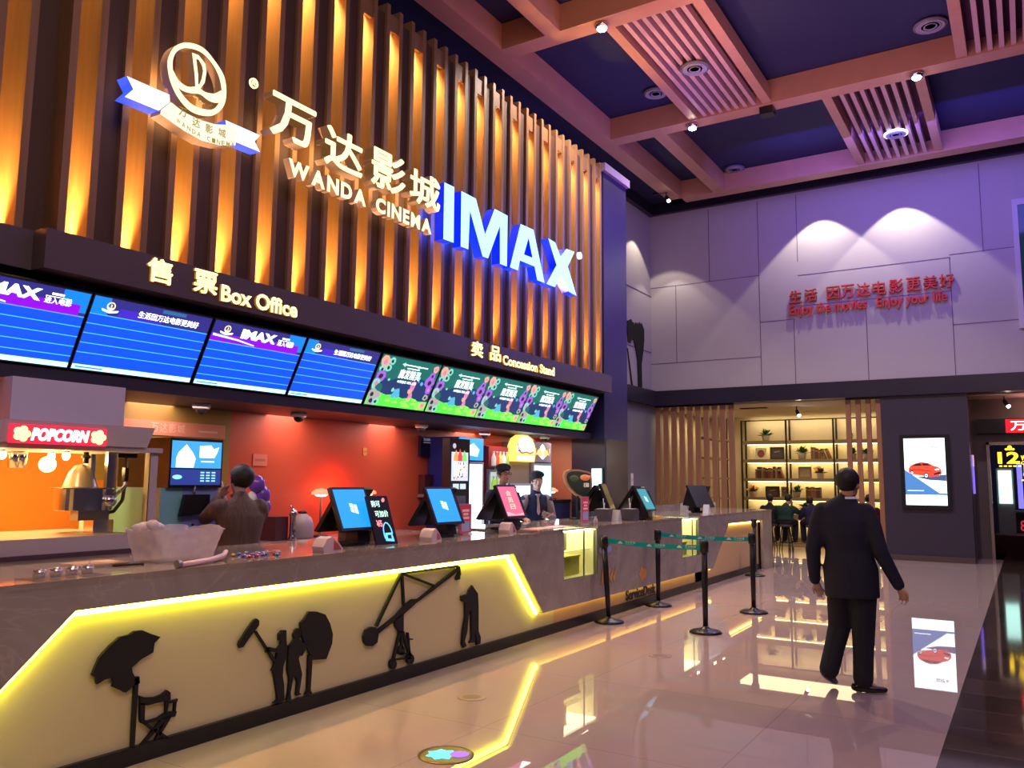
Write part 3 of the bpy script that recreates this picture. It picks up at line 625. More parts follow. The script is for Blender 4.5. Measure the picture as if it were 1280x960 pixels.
TR['wh3']=[(5.518,0.237),(5.512,0.219),(5.496,0.208),(5.473,0.207),(5.451,0.215),(5.434,0.232),(5.427,0.252),(5.432,0.27),(5.448,0.282),(5.471,0.283),(5.493,0.275),(5.511,0.258)]
TR['cman']=[(6.438,0.635),(6.488,0.673),(6.526,0.637),(6.584,0.585),(6.597,0.467),(6.599,0.375),(6.603,0.237),(6.642,0.173),(6.637,0.117),(6.575,0.115),(6.573,0.172),(6.54,0.246),(6.542,0.166),(6.553,0.141),(6.451,0.152),(6.491,0.185),(6.48,0.368),(6.478,0.459),(6.435,0.397),(6.418,0.263),(6.38,0.179),(6.411,0.135),(6.362,0.121),(6.337,0.164),(6.348,0.274),(6.384,0.403),(6.377,0.528),(6.321,0.546),(6.313,0.594),(6.419,0.597)]
TR['ringo']=[(3.859,4.947),(3.864,5.034),(3.913,5.143),(4.021,5.232),(4.175,5.262),(4.301,5.201),(4.403,5.108),(4.437,4.976),(4.419,4.847),(4.343,4.739),(4.238,4.679),(4.095,4.663),(3.977,4.724),(3.896,4.827)]
TR['ringi']=[(3.905,4.968),(3.909,5.049),(3.945,5.124),(4.024,5.184),(4.159,5.212),(4.269,5.168),(4.349,5.084),(4.387,4.967),(4.37,4.863),(4.32,4.777),(4.235,4.737),(4.11,4.727),(4.012,4.773),(3.937,4.856)]
TR['wave']=[(3.907,4.945),(3.967,4.88),(4.057,4.862),(4.145,4.9),(4.225,4.887),(4.318,4.912),(4.391,4.969),(4.383,4.869),(4.323,4.832),(4.256,4.828),(4.175,4.847),(4.098,4.821),(4.009,4.807),(3.945,4.836)]
TR['sailo']=[(4.076,5.168),(4.141,5.175),(4.21,5.129),(4.225,5.064),(4.214,4.965),(4.172,4.888),(4.126,4.886),(4.113,4.991)]
TR['saili']=[(4.124,5.126),(4.165,5.109),(4.188,5.06),(4.179,4.985),(4.163,4.931),(4.149,5.007)]
TR['ribL']=[(3.518,4.717),(3.891,4.722),(3.9,4.664),(3.805,4.552),(3.513,4.547),(3.579,4.635)]
TR['ribM']=[(3.811,4.555),(3.895,4.656),(4.009,4.623),(4.163,4.615),(4.322,4.635),(4.457,4.681),(4.558,4.659),(4.544,4.527),(4.387,4.469),(4.2,4.443),(4.019,4.467),(3.807,4.52)]
TR['ribR']=[(4.441,4.723),(4.821,4.727),(4.765,4.65),(4.83,4.573),(4.542,4.568),(4.459,4.658)]
TR['I']=[(7.564,5.165),(7.766,5.171),(7.772,4.479),(7.567,4.472)]
TR['M']=[(7.913,5.167),(8.23,5.166),(8.444,4.76),(8.659,5.16),(8.977,5.157),(8.97,4.463),(8.801,4.46),(8.791,4.969),(8.518,4.464),(8.396,4.461),(8.103,4.974),(8.079,4.474),(7.918,4.471)]
TR['A']=[(9.309,5.135),(9.657,5.148),(9.976,4.453),(9.769,4.45),(9.693,4.628),(9.299,4.622),(9.25,4.471),(9.046,4.471)]
TR['Ah']=[(9.524,4.997),(9.636,4.739),(9.403,4.73)]
TR['Xx']=[(10.075,5.135),(10.286,5.125),(10.449,4.953),(10.637,5.116),(10.895,5.134),(10.68,4.854),(10.961,4.46),(10.723,4.474),(10.471,4.675),(10.278,4.454),(10.034,4.452),(10.328,4.794)]
def org(x): return (x,0,0)
def sm_(P, n=5):
    out = []; N = len(P)
    for i in range(N):
        a, b, c, d = [V((*P[(i+k) % N], 0)) for k in (-1,0,1,2)]
        for k in range(n):
            u = k/n; q = .5*((2*b)+(c-a)*u+(2*a-5*b+4*c-d)*u*u+(3*b-a-3*c+d)*u**3); out.append((q.x, q.y))
    return out
MB().ring2(sm_(TR['ringo']), sm_(TR['ringi']), org(-5.72), Y_, Z_, .10, 0, 1).part('ring', [M_warm, M_bronze], t)
MB().prism(sm_(TR['wave'], 3), org(-5.722), Y_, Z_, .09, 0, 1).part('wave', [M_warm, M_bronze], t)
so = TR['sailo']; si = [(4.118,5.135),(4.145,5.135),(4.178,5.10),(4.192,5.06),(4.182,4.985),(4.163,4.925),(4.150,4.925),(4.146,5.0)]
MB().ring2(so, si, org(-5.719), Y_, Z_, .09, 0, 1).part('sail', [M_warm, M_bronze], t)
M_rib = emit('ribbon_white', (.95,.93,.95), 1.5)
M_rbl = mat('ribbon_blue_edge', (.02,.03,.3), .3, em=(.03,.08,.8), es=1.4)
MB().prism(TR['ribL'], org(-5.72), Y_, Z_, .13, 0, 1).part('ribbon_tail', [M_rib, M_rbl], t)
MB().prism(TR['ribR'], org(-5.72), Y_, Z_, .13, 0, 1).part('ribbon_tail', [M_rib, M_rbl], t)
MB().prism(TR['ribM'], org(-5.70), Y_, Z_, .13, 0, 1).part('ribbon_band', [emit('ribbon_cream', (1,.92,.72), 1.15), M_bronze], t)
m = MB(); M_ink = mat('ribbon_ink', (.30,.22,.03), .5, em=(.5,.36,.02), es=.6)
for k, ch in enumerate('万达影城'): m.text(ch, (-5.69,3.965+.13*k,(4.575,4.535,4.53,4.545)[k]), Y_, Z_, .075, .075, 0, 0, .02)
m.part('ribbon_characters', M_ink, t); m = MB()
for k, ch in enumerate('WANDA CINEMA'):
    if ch == ' ': m.part('ribbon_word', M_ink, t); m = MB()
    if ch != ' ':
        s_ = k/11; m.text(ch, (-5.69,3.95+.54*s_, 4.50-.16*s_+.16*s_*s_), Y_, Z_, .034, .04, 0, 0, .01)
m.part('ribbon_word', M_ink, t)
m = MB(); n = 20; c = (4.765,5.21)
m.ring2([(c[0]+.046*math.cos(2*PI*k/n),c[1]+.046*math.sin(2*PI*k/n)) for k in range(n)], [(c[0]+.036*math.cos(2*PI*k/n),c[1]+.036*math.sin(2*PI*k/n)) for k in range(n)], org(-5.76), Y_, Z_, .02)
m.text('R', (-5.76,4.749,5.192), Y_, Z_, .032, .038, .01, 0, .0); m.thing('trademark_sign', 'tiny yellow ringed letter on the fins between the oval emblem and the big characters', 'illuminated sign', M_yel)
t = T('blue_letter_sign', 'large ice blue glowing four-letter sign on the wood fins', 'illuminated sign', (-5.8, 9.3, 4.45))
for k in 'IM': MB().prism(TR[k], org(-5.70), Y_, Z_, .13, 0, 1).part('letter', [M_ice, M_bside], t)
A = TR['A']; H = TR['Ah']     # letter with a hole: outline cut open towards the counter
MB().prism([A[0], A[1], A[2], A[3], A[4], H[1], H[0], (9.51,4.99), H[2], (9.41,4.73), (9.628,4.733), (9.69,4.625), A[5], A[6], A[7]], org(-5.70), Y_, Z_, .13, 0, 1).part('letter', [M_ice, M_bside], t) if False else None
mA = MB(); 
mA.prism([A[0], H[0], H[2], A[5], A[6], A[7]], org(-5.70), Y_, Z_, .13, 0, 1)
mA.prism([A[0], A[1], A[2], A[3], A[4], H[1], H[0]], org(-5.70), Y_, Z_, .13, 0, 1)
mA.prism([H[2], H[1], A[4], A[5]], org(-5.70), Y_, Z_, .13, 0, 1)
mA.part('letter', [M_ice, M_bside], t)
MB().prism(TR['Xx'], org(-5.70), Y_, Z_, .13, 0, 1).part('letter', [M_ice, M_bside], t)
m = MB(); m.lathe([(.055,0),(.055,.04)], (-5.70,11.02,5.10), 16, ax=(1,0,0)); m.part('dot', [emit('dot_white', (.85,.9,1), 2)], t)
# yellow lettering on the fascia band
def band_sign(label, chars, latin, y0, y1, z0, z1):
    t = T('band_lettering', label, 'illuminated sign', (-5.84, (chars[0][1]+y1)/2, 3.17))
    for ch, a, b in chars: MB().text(ch, (-5.835,a,3.20), Y_, Z_, b-a, .20, .03, 0, .045, 1).part('character', [M_yel, M_edge], t)
    MB().text(latin, (-5.835,y0,z0), Y_, Z_, y1-y0, z1-z0, .03, 0, .03, 1).part('text_line', [M_yel, M_edge], t)
band_sign('yellow glowing ticket office lettering on the dark band, left one', [('售',3.87,4.10),('票',4.30,4.54)], 'Box Office', 4.58, 5.46, 3.17, 3.32)
band_sign('yellow glowing snack counter lettering on the dark band, right one', [('卖',8.38,8.64),('品',8.80,9.06)], 'Concession Stand', 9.11, 10.52, 3.18, 3.31)

# ------------------------------------------------------------------ the long service counter
t = T('service_counter', 'long brown marble service counter with lit yellow panels and black cutouts', 'counter', (-5.0, 8.9, 0))
M_marb = marble('marble_brown', (.32,.295,.26), (.5,.45,.38), .2)
M_top = marble('marble_top', (.30,.26,.21), (.48,.42,.36), .07)
m = MB(); m.box(-5.60, -4.399, -1.2, 7.62, 1.06, 1.10); m.box(-5.60, -4.399, 7.62, 8.14, 1.08, 1.12); m.box(-5.6, -4.9, 8.14, 9.02, 1.08, 1.12); m.box(-5.6, -4.399, 9.02, 11.85, 1.08, 1.12); m.box(-5.6,-4.9,11.85,12.62,1.08,1.12); m.box(-5.6, -4.399, 12.62, 16.95, 1.08, 1.12)
m.part('countertop', M_top, t)
m = MB(); XC = -4.40
def slab(pts): m.prism(pts, (XC,0,0), Y_, Z_, .05)
slab([(-1.2,.93),(2.62,.93),(7.11,.92),(7.62,1.07),(-1.2,1.07)]); slab([(-1.2,-.0),(1.66,.02),(2.62,.93),(-1.2,.93)])
slab([(7.11,.92),(7.70,.27),(8.16,.27),(8.16,1.085),(7.62,1.085),(7.62,1.07)]); slab([(8.16,.27),(9.0,.27),(9.0,.56),(8.16,.56)])
slab([(9.0,.27),(11.85,.27),(11.85,1.09),(9.0,1.09)]); slab([(11.85,.27),(12.6,.27),(12.6,.53),(11.85,.53)])
slab([(12.6,.27),(13.25,.27),(14.12,.95),(14.12,1.09),(12.6,1.09)]); slab([(14.12,.95),(16.25,.93),(16.25,1.09),(14.12,1.09)]); slab([(16.25,0),(16.95,0),(16.95,1.09),(16.25,1.09)])
m.box(-5.60, XC, 16.9, 16.95, 0, 1.09); m.box(-5.60, -5.56, -1.2, 16.9, 0, 1.06)
m.part('front_cladding', M_marb, t)
m2 = MB(); m2.box(-5.59, -5.55, 13.6, 16.95, 1.12, 1.24); m2.thing('counter_upstand', 'raised glossy strip along the back edge of the counter end', 'ledge', M_top)
M_panel = mat('panel_cream', (.64,.59,.33), .5, noise=.04, nscale=2)
m = MB(); m.box(-4.56, -4.50, -1.2, 8.1, .10, 1.0); m.part('light_panel', M_panel, t)
m = MB(); m.box(-4.56, -4.50, 8.1, 13.0, .10, .50); m.box(-4.56, -4.50, 12.65, 16.25, .10, 1.0); m.part('light_panel', mat('panel_wood_lit', (.62,.42,.22), .5, noise=.05), t)
m = MB(); m.box(-5.56, -4.47, -1.2, 16.25, 0, .10); m.part('plinth', M_black, t)
# LED strips tucked behind the cladding edge
M_led = emit('led_lemon', (1,.90,.06), 17); M_led2 = emit('led_amber', (1,.66,.12), 9)
def strip(pts, mt, w=.03):
    s = MB()
    for a, b in zip(pts[:-1], pts[1:]): s.bar((-4.475,a[0],a[1]), (-4.475,b[0],b[1]), .028, w)
    s.part('led_strip', mt, t)
strip([(1.70,.03),(2.64,.905),(7.10,.895),(7.68,.26)], M_led)
strip([(7.72,.30),(13.2,.30)], M_led2, .02); strip([(13.25,.25),(14.13,.925),(16.23,.905)], M_led2, .02)
# two glazed display niches
for y0, y1, z0 in ((8.16,9.0,.56),(11.85,12.6,.53)):
    m = MB(); m.box(-4.90,-4.88,y0,y1,z0,1.10); m.box(-4.9,-4.45,y0,y0+.02,z0,1.08); m.box(-4.9,-4.45,y1-.02,y1,z0,1.08); m.box(-4.9,-4.45,y0,y1,z0-.02,z0)
    m.part('display_niche', mat('niche_cream', (.85,.80,.55), .4, noise=.05, em=(1,.88,.30), es=.12), t)
    m = MB(); m.box(-4.88,-4.42,y0+.02,y1-.02,1.075,1.085); m.box(-4.88,-4.86,y0+.04,y1-.04,z0+.03,z0+.05); m.part('niche_light', emit('niche_led', (1,.88,.45), 5), t)
    m = MB(); m.box(-4.41,-4.40,y0,y1,z0,1.09); m.box(-4.9,-4.4,y0,y1,1.10,1.115); m.part('niche_glass', M_glass, t)
    m = MB(); m.box(-4.412,-4.395,y0+.57*(y1-y0),y0+.59*(y1-y0),z0,1.09); m.part('glass_joint', M_grey, t)
# writing on the lower strip
m = MB(); m.text('ServiceDesk', (-4.49,10.02,.115), Y_, Z_, 1.0, .135, .008, 0, .02); m.part('lettering', M_black, t)
m = MB()
def flat(poly, x=-4.392, d=.006, mi=0): m.prism(poly, (x,0,0), Y_, Z_, d, mi)
for cy in (9.12, 9.30): flat([(cy+.09*math.cos(k*PI/6), .83+.045*math.sin(k*PI/6)) for k in range(12)], mi=0)
MS_ = [mat('sticker_lilac', (.36,.36,.62), .4, noise=.2), mat('sticker_orange', (.62,.30,.08), .5, noise=.3)]
m.part('lilac_sticker', MS_, t); m = MB()
for k in range(5): flat([(9.08+.08*k,.42+.02*k),(9.13+.08*k,.42),(9.18+.08*k,.60),(9.12+.08*k,.62-.03*k)], mi=1)
m.part('orange_sticker', MS_, t); m = MB()
flat([(10.35+.13*math.cos(k*PI/5), .44+(.10 if k%2 else .06)*math.sin(k*PI/5)) for k in range(10)], mi=1)
m.part('orange_sticker', MS_, t)
# black film-set cutouts on the lit panel
def cut(name, keys, label):
    m = MB()
    for k in keys: m.prism(TR[k], (-4.47,0,0), Y_, Z_, .02)
    m.part(name, M_blackm, t, label)
cut('umbrella_cutout', ['umb','umbpole'], 'black cutout of a tilted photo umbrella on a stand')
cut('director_chair_cutout', ['chback','chL','chR','chseat','charm','charm2','chx1','chx2','chx3'], 'black cutout of a folding director chair')
cut('boom_operator_cutout', ['mic','boom','man'], 'black cutout of a man holding a boom microphone')
cut('woman_cutout', ['woman'], 'black cutout of a standing woman in a skirt')
cut('softbox_cutout', ['soft','softpole'], 'black cutout of a round light umbrella on a pole')
cut('camera_crane_cutout', ['weight','boomarm','st1','st2','st3','st4','st5','camhead','pivot','lg1','lg2','lg3','lg4','lg5','lg6','lg7','wh1','wh2','wh3'], 'black cutout of a camera crane on wheels')
cut('cameraman_cutout', ['cman'], 'black cutout of a cameraman behind a tripod')
# ------------------------------------------------------------------ popcorn machine
M_mach = mat('machine_grey', (.55,.49,.50), .4, metal=.1, noise=.05)
M_machd = mat('machine_dark', (.10,.06,.075), .35, noise=.1)
t = T('popcorn_machine', 'large popcorn machine with a lit red sign and hanging steel kettle', 'popcorn machine', (-6.05, 3.1, 0))
m = MB(); m.box(-6.55, -5.63, 2.2, 3.90, 0, 1.05); m.part('base_cabinet', M_machd, t)
m = MB(); m.box(-6.55, -5.62, 2.2, 3.80, 1.05, 1.13); m.part('lower_ledge', M_machd, t)
m = MB(); m.box(-6.55, -5.64, 2.2, 3.80, 1.13, 1.235); m.part('tray', M_mach, t)
for x, y in ((-5.68,3.90),(-6.5,3.90),(-5.68,2.25),(-6.5,2.25)):
    m = MB(); m.box(x-.03,x+.03,y-.035,y+.035,1.05,1.84); m.part('post', M_mach, t)
m = MB(); m.box(-6.55,-5.62,2.2,3.95,1.835,1.87); m.prism([(2.2,1.87),(3.80,1.87),(3.86,2.02),(2.2,2.02)], (-5.60,0,0), Y_, Z_, .9); m.part('canopy', M_mach, t)
m = MB(); m.box(-5.60,-5.575,2.80,3.46,1.865,1.99); m.part('sign_box', em('pop_red', (.95,.02,.06), 1.3), t)
m = MB(); m.text('POPCORN', (-5.57,2.93,1.885), Y_, Z_, .40, .085, .006, 0, .05, shear=.25); m.part('sign_lettering', em('pop_white', (1,.85,.8), 4), t)
for y in (2.87, 3.395):
    m = MB()
    for k in range(5): m.ell((-5.57, y+.032*math.cos(k*1.257), 1.927+.03*math.sin(k*1.257)), .012, .026, .024)
    m.ell((-5.566,y,1.927),.012,.024,.022); m.part('sign_ornament', em('pop_yellow', (1,.75,.25), 2.6), t)
m = MB(); kc = (-6.05,3.60,1.40)
m.lathe([(.19,0),(.20,.004),(.20,.158)], kc, 44, sm=False); m.lathe([(.20,.158),(.228,.16),(.228,.168),(.20,.17)], kc, 32, sm=False); k_ = m.part('kettle', M_steel, t)
m = MB(); m.lathe([(.125,.172),(.12,.178),(.085,.28),(.05,.33),(.0,.345)], (-6.05,3.57,1.40), 24); m.part('kettle_lid', mat('kettle_lid', (.5,.42,.36), .3, metal=.9), t)
m = MB(); m.tube([(-6.05,3.60,1.75),(-6.05,3.60,1.84)], .02); m.ell((-6.05,3.6,1.80),.035,.035,.02); m.part('kettle_hanger', M_black, t)
m = MB(); m.box(-5.90,-5.86,3.66,3.74,1.5,1.84); m.ell((-5.85,3.69,1.47),.035,.05,.045); m.tube([(-5.85,3.72,1.5),(-5.85,3.80,1.58),(-5.85,3.80,1.68)], .012); m.box(-5.87,-5.83,3.785,3.815,1.62,1.72,1); m.part('tilt_arm', [M_steel, M_black], t)
m = MB(); m.box(-6.0,-5.9,3.48,3.72,1.33,1.40); m.part('kettle_bracket', M_grey, t)
m = MB(); m.box(-6.02,-5.90,3.60,3.76,1.235,1.33); m.part('kettle_stand', M_steel, t)
m = MB(); m.tube([(-6.05,3.93,1.83),(-6.05,3.935,1.62),(-6.05,3.92,1.47),(-6.05,3.85,1.385),(-6.0,3.73,1.37)], .014); m.box(-6.12,-5.98,3.80,3.98,1.80,1.835,1); m.part('power_hose', [mat('hose_olive', (.25,.18,.08), .4), M_black], t)
for x, y in ((-5.9,3.36),(-6.2,3.42),(-6.1,3.02),(-5.9,2.75)):
    m = MB(); m.ell((x,y,1.80),.028,.028,.035); m.lathe([(.02,.0),(.02,.03)], (x,y,1.82), 10, 1); m.part('bulb', [emit('bulb_warm', (1,.72,.35), 14), M_steel], t)
m = MB()
for x, y in ((-6.2,3.2),(-5.95,2.83),(-6.1,2.9),(-6.2,3.15)): m.lathe([(.035,-.10),(.045,0),(.04,.02)], (x,y,1.81), 12)
m.part('lamp_shade', M_steel, t)
m = MB(); m.box(-5.655,-5.65,2.28,3.87,1.235,1.84); m.part('front_glass', M_glass, t)
m = MB(); m.box(-6.48,-5.7,3.895,3.90,1.235,1.84); m.part('side_glass', M_glass, t)
lamp('POINT', (-6.30,3.45,1.74), 60, (1,.60,.17), size=.06); lamp('POINT', (-6.30,2.7,1.72), 45, (1,.52,.12), size=.06)
for y_ in (4.9, 6.6, 8.3, 10.2, 12.0): lamp('AREA', (-6.75,y_,2.33), 13, (1,.70,.62), (-6.9,y_,0), .5, 1.2)  # added area lamps under the soffit to brighten the booth wall
m = MB(); m.box(-6.55,-6.1,3.05,3.92,2.02,2.36); m.thing('exhaust_duct', 'pale lilac sheet-metal duct rising from the popcorn machine to the soffit', 'duct', mat('duct_lilac', (.85,.78,.82), .35, metal=.3, noise=.06, nscale=2))

# ------------------------------------------------------------------ drinks kiosk, wall notices, balloons
t = T('drinks_kiosk', 'tall teal and blue self-service machine with two stacked screens', 'vending machine', (-6.75, 4.8, 0))
m = MB(); m.box(-7.15,-6.40,4.50,4.72,0,1.56); m.part('side_panel', mat('kiosk_teal', (.25,.62,.64), .4, noise=.05), t)
m = MB(); m.box(-7.15,-6.40,4.72,5.10,0,1.56); m.part('front_panel', mat('kiosk_blue', (.28,.36,.80), .4, noise=.06), t)
m = MB(); m.box(-7.1,-6.36,4.54,5.10,1.56,2.0); m.part('head_case', M_black, t)
m = MB(); m.box(-6.36,-6.352,4.56,5.08,1.735,1.975); m.part('upper_display', em('kiosk_sky', (.06,.40,.85), 1.2), t)
m = MB(); m.prism([(4.60,1.74),(4.78,1.74),(4.80,1.82),(4.77,1.87),(4.70,1.945),(4.62,1.87),(4.60,1.82)], (-6.350,0,0), Y_, Z_, 0); m.prism([(4.84,1.83),(5.0,1.83),(5.03,1.88),(5.05,1.93),(4.99,1.91),(4.96,1.945),(4.84,1.935)], (-6.350,0,0), Y_, Z_, 0)
m.box(-6.351,-6.349,4.86,5.0,1.79,1.80); m.part('upper_picture', em('kiosk_white', (.85,.97,1), 2.2), t)
m = MB(); m.box(-6.36,-6.352,4.56,5.08,1.585,1.725); m.part('lower_display', em('kiosk_navy', (.03,.06,.35), .9), t)
m = MB()
for r in range(4):
    for c in range(3): m.box(-6.351,-6.349,4.86+.06*c,4.90+.06*c,1.615+.025*r,1.628+.025*r)
m.prism([(4.62+.05*math.cos(k*PI/6),1.655+.02*math.sin(k*PI/6)) for k in range(12)], (-6.350,0,0), Y_, Z_, 0); m.part('lower_picture', em('kiosk_cyan', (.3,.75,.85), 1.4), t)
m = MB(); m.xform(Matrix.Identity(4)); m.prism([(4.66,1.31),(4.96,1.33),(4.96,1.50),(4.70,1.50)], (-6.33,0,0), Y_, Z_, .04); m.part('touch_tablet', M_black, t)
m = MB(); m.box(-6.37,-6.36,4.70,4.93,1.34,1.48); m.tube([(-6.37,4.82,1.50),(-6.37,4.82,1.58)], .012); m.part('tablet_arm', M_grey, t)
m = MB(); m.box(-6.40,-6.385,4.93,5.04,1.16,1.22); m.part('coin_slot', M_black, t)
m = MB(); m.ell((-6.395,4.84,1.23),.012,.012,.012); m.part('button', M_black, t)
m = MB(); m.tube([(-6.38,5.12,1.62),(-6.36,5.15,1.5),(-6.36,5.12,1.40),(-6.38,5.16,1.33),(-6.38,5.2,1.42),(-6.38,5.15,1.52)], .006, 6); m.part('cable', M_whitep, t)
M_pb = mat('balloon_purple', (.16,.06,.45), .2, coat=.3, noise=.05)
for y, z, r, lb in ((5.86,1.59,.085,'topmost of the purple balloons behind the person in brown'),(5.93,1.48,.09,'middle purple balloon behind the person in brown'),(5.95,1.36,.085,'lowest purple balloon behind the person in brown')):
    m = MB(); m.ell((-6.75,y,z), r, r, r*1.1); m.lathe([(.012,0),(.004,.02)], (-6.75,y,z-r*1.1-.02), 8); m.tube([(-6.75,y,z-r*1.1),(-6.76,5.9,.985)], .002, 4)
    m.thing('balloon', lb, 'balloon', M_pb, 'purple balloons')
m = MB(); m.ell((-6.78,5.83,1.42), .06, .06, .10); m.lathe([(.012,0),(.004,.02)], (-6.78,5.83,1.30), 8); m.thing('balloon', 'pale balloon tucked among the purple ones', 'balloon', M_whitep)
t = T('wall_notice', 'salmon strip with faint pale lettering on the olive wall', 'sign', (-7.19, 5.2, 2.06))
m = MB(); m.box(-7.195,-7.185,4.62,5.78,2.06,2.20); m.part('board', mat('notice_salmon', (.75,.28,.18), .5), t)
m = MB(); rr = random.Random(5)
for k in range(4): m.text('万达影城'[k], (-7.183,4.9+.1*k,2.09), Y_, Z_, .085, .09, 0, 0, 0)
m.box(-7.184,-7.183,5.45,5.68,2.11,2.13); m.part('lettering', mat('notice_pale', (.8,.55,.42), .5), t)
m = MB(); m.box(-7.196,-7.19,5.02,5.12,1.83,1.97,1); m.text('X', (-7.186,5.035,1.86), Y_, Z_, .07, .08, 0, 0, .0); m.box(-7.187,-7.185,5.03,5.11,1.845,1.853); m.box(-7.187,-7.185,5.03,5.11,1.945,1.953)
m.thing('wall_sign', 'small yellow hourglass-shaped mark on the wall left of the kiosk screen', 'sign', [em('hour_yellow', (1,.75,.2), 1.2), mat('sign_olive', (.3,.2,.05), .5)])
for y, z, w, h, lb, c in ((6.27,1.85,.2,.13,'faint pink notice sheet on the red wall behind the person in brown',(.7,.2,.15)),(7.97,2.0,.07,.10,'small orange notice on the red wall above the terminals',(.75,.35,.08))):
    m = MB(); m.box(-7.197,-7.19,y-w/2,y+w/2,z-h/2,z+h/2); m.box(-7.19,-7.189,y-w*.35,y+w*.35,z-h*.1,z+h*.1,1); m.thing('wall_notice', lb, 'notice', [mat('sheet%.2f' % y, c, .6), mat('sheetline%.2f' % y, tuple(x*.7 for x in c), .6)])
# ceiling cameras under the soffit
for i, (x, y, lb) in enumerate([(-6.74,5.13,'dome camera under the soffit left of the others, above the kiosk screen'),(-6.68,6.33,'dome camera on the soffit second from the left, against the red wall'),(-6.57,8.33,'dome camera on the soffit above the dark wall board'),(-6.79,10.12,'dome camera on the soffit between the blue and the yellow fridge signs'),(-6.5,11.4,'dome camera on the soffit nearest the column')]):
    t = T('dome_camera', lb, 'camera', (x, y, 2.36), 0, 'dome cameras under the soffit')
    m = MB(); m.lathe([(.075,-.05),(.085,-.03),(.085,0)], (x,y,2.36), 18); m.part('housing', M_whitep, t)
    m = MB(); m.ell((x,y,2.305), .055, .055, .05); m.part('dome', M_black, t)

# ------------------------------------------------------------------ back counter with dispensers
t = T('back_counter', 'low grey back counter along the red wall', 'counter', (-6.95, 7.0, 0))
m = MB(); m.box(-7.19,-6.72,5.75,8.70,0,.94); m.part('cabinet', mat('back_cab', (.22,.07,.05), .5, noise=.1), t)
m = MB(); m.box(-7.19,-6.68,5.72,8.72,.94,.985); m.part('worktop', mat('back_top', (.28,.24,.25), .25, noise=.1), t)
t = T('drink_dispenser', 'dark drink dispenser with a silver tap column on the back counter', 'dispenser', (-7.0, 6.35, .985))
m = MB(); m.box(-7.1,-6.85,6.22,6.40,.985,1.24); m.part('tank', mat('dispenser_dark', (.10,.04,.05), .3), t)
m = MB(); m.lathe([(.045,0),(.05,.02),(.035,.05),(.035,.26),(.05,.28),(.02,.34)], (-6.80,6.42,.985), 14); m.part('tap_column', M_steel, t)
m = MB(); m.tube([(-6.80,6.42,1.32),(-6.80,6.38,1.36),(-6.78,6.37,1.33)], .008); m.part('tap', M_steel, t)
t = T('water_jug', 'grey round-shouldered jug on the back counter between two dark machines', 'jug', (-6.95, 6.70, .985))
m = MB(); m.lathe([(.12,0),(.13,.02),(.125,.16),(.10,.23),(.05,.27),(.045,.28)], (-6.95,6.70,.985), 22); m.part('body', mat('jug_grey', (.42,.37,.40), .4, noise=.05), t)
m = MB(); m.lathe([(.05,0),(.05,.02),(.02,.03)], (-6.95,6.70,1.262), 14); m.part('lid', M_black, t)
# heat lamps that colour the red wall
def heatlamp(x, y, base, label):
    t = T('heat_lamp', label, 'lamp', (x, y, base))
    m = MB(); m.lathe([(.09,0),(.09,.02),(.015,.03),(.012,1.50-base-.04)], (x,y,base), 14); m.part('stand', M_black, t)
    m = MB(); m.lathe([(.115,0),(.11,.03),(.06,.06),(.0,.07)], (x,y,1.47), 20); m.part('shade', em('heat_red', (1,.22,.12), 2.2), t)
    m = MB(); m.ell((x,y,1.465), .07, .07, .02); m.part('bulb', emit('heat_bulb', (1,.6,.4), 8), t)
heatlamp(-6.95, 6.98, .985, 'red glowing heat lamp left of the first blue terminal')
heatlamp(-6.95, 7.76, .985, 'red glowing heat lamp right of the first blue terminal')
lamp('POINT', (-7.02,7.38,1.52), 9, (1,.10,.03), size=.05)
t = T('food_cabinet', 'dark low cabinet beside the fridge with the bull emblem', 'cabinet', (-6.9, 12.2, 0))
m = MB(); m.box(-7.19,-6.64,11.92,12.52,0,1.30); m.part('body', mat('cab_navy', (.03,.03,.09), .4), t)
m = MB(); m.box(-7.19,-6.62,11.90,12.53,1.30,1.34); m.part('top', M_black, t)
heatlamp(-6.78, 12.12, 1.34, 'small red glowing heat lamp right of the fridges')
lamp('POINT', (-6.75,12.2,1.6), 2, (1,.12,.08), size=.04)

# ------------------------------------------------------------------ menu board, rack, drink machine and fridges
t = T('menu_board', 'dark navy wall board with faint lettering at its top left', 'menu board', (-7.17, 9.3, 1.98))
m = MB(); m.box(-7.195,-7.15,9.06,9.83,1.97,2.26); m.part('board', mat('board_navy', (.015,.012,.05), .4), t)
m = MB(); m.text('万达影城', (-7.148,9.12,2.19), Y_, Z_, .2, .04); m.box(-7.149,-7.147,9.12,9.37,2.165,2.17); m.part('lettering', em('board_txt', (.5,.5,.7), .6), t)
t = T('cup_rack', 'dark rack of upright cup tubes on the red wall under the dark board', 'rack', (-7.1, 9.2, 1.45))
for k in range(4):
    m = MB(); m.box(-7.19,-7.08,9.08+.16*k,9.22+.16*k,1.45,1.72); m.part('tube', mat('rack_brown', (.07,.02,.025), .4), t)
m = MB(); m.box(-7.19,-7.06,9.06,9.72,1.41,1.45); m.part('shelf', M_grey, t)
t = T('juice_machine', 'black drink machine showing a lit poster of three fruit cups', 'vending machine', (-6.75, 9.0, 0))
m = MB(); m.box(-6.56,-6.44,8.78,9.24,0,2.2); m.part('body', M_black, t)
m = MB(); m.box(-6.44,-6.432,8.82,9.19,1.64,2.02); m.part('display', em('juice_white', (.75,.8,1), 1.1), t)
m = MB()
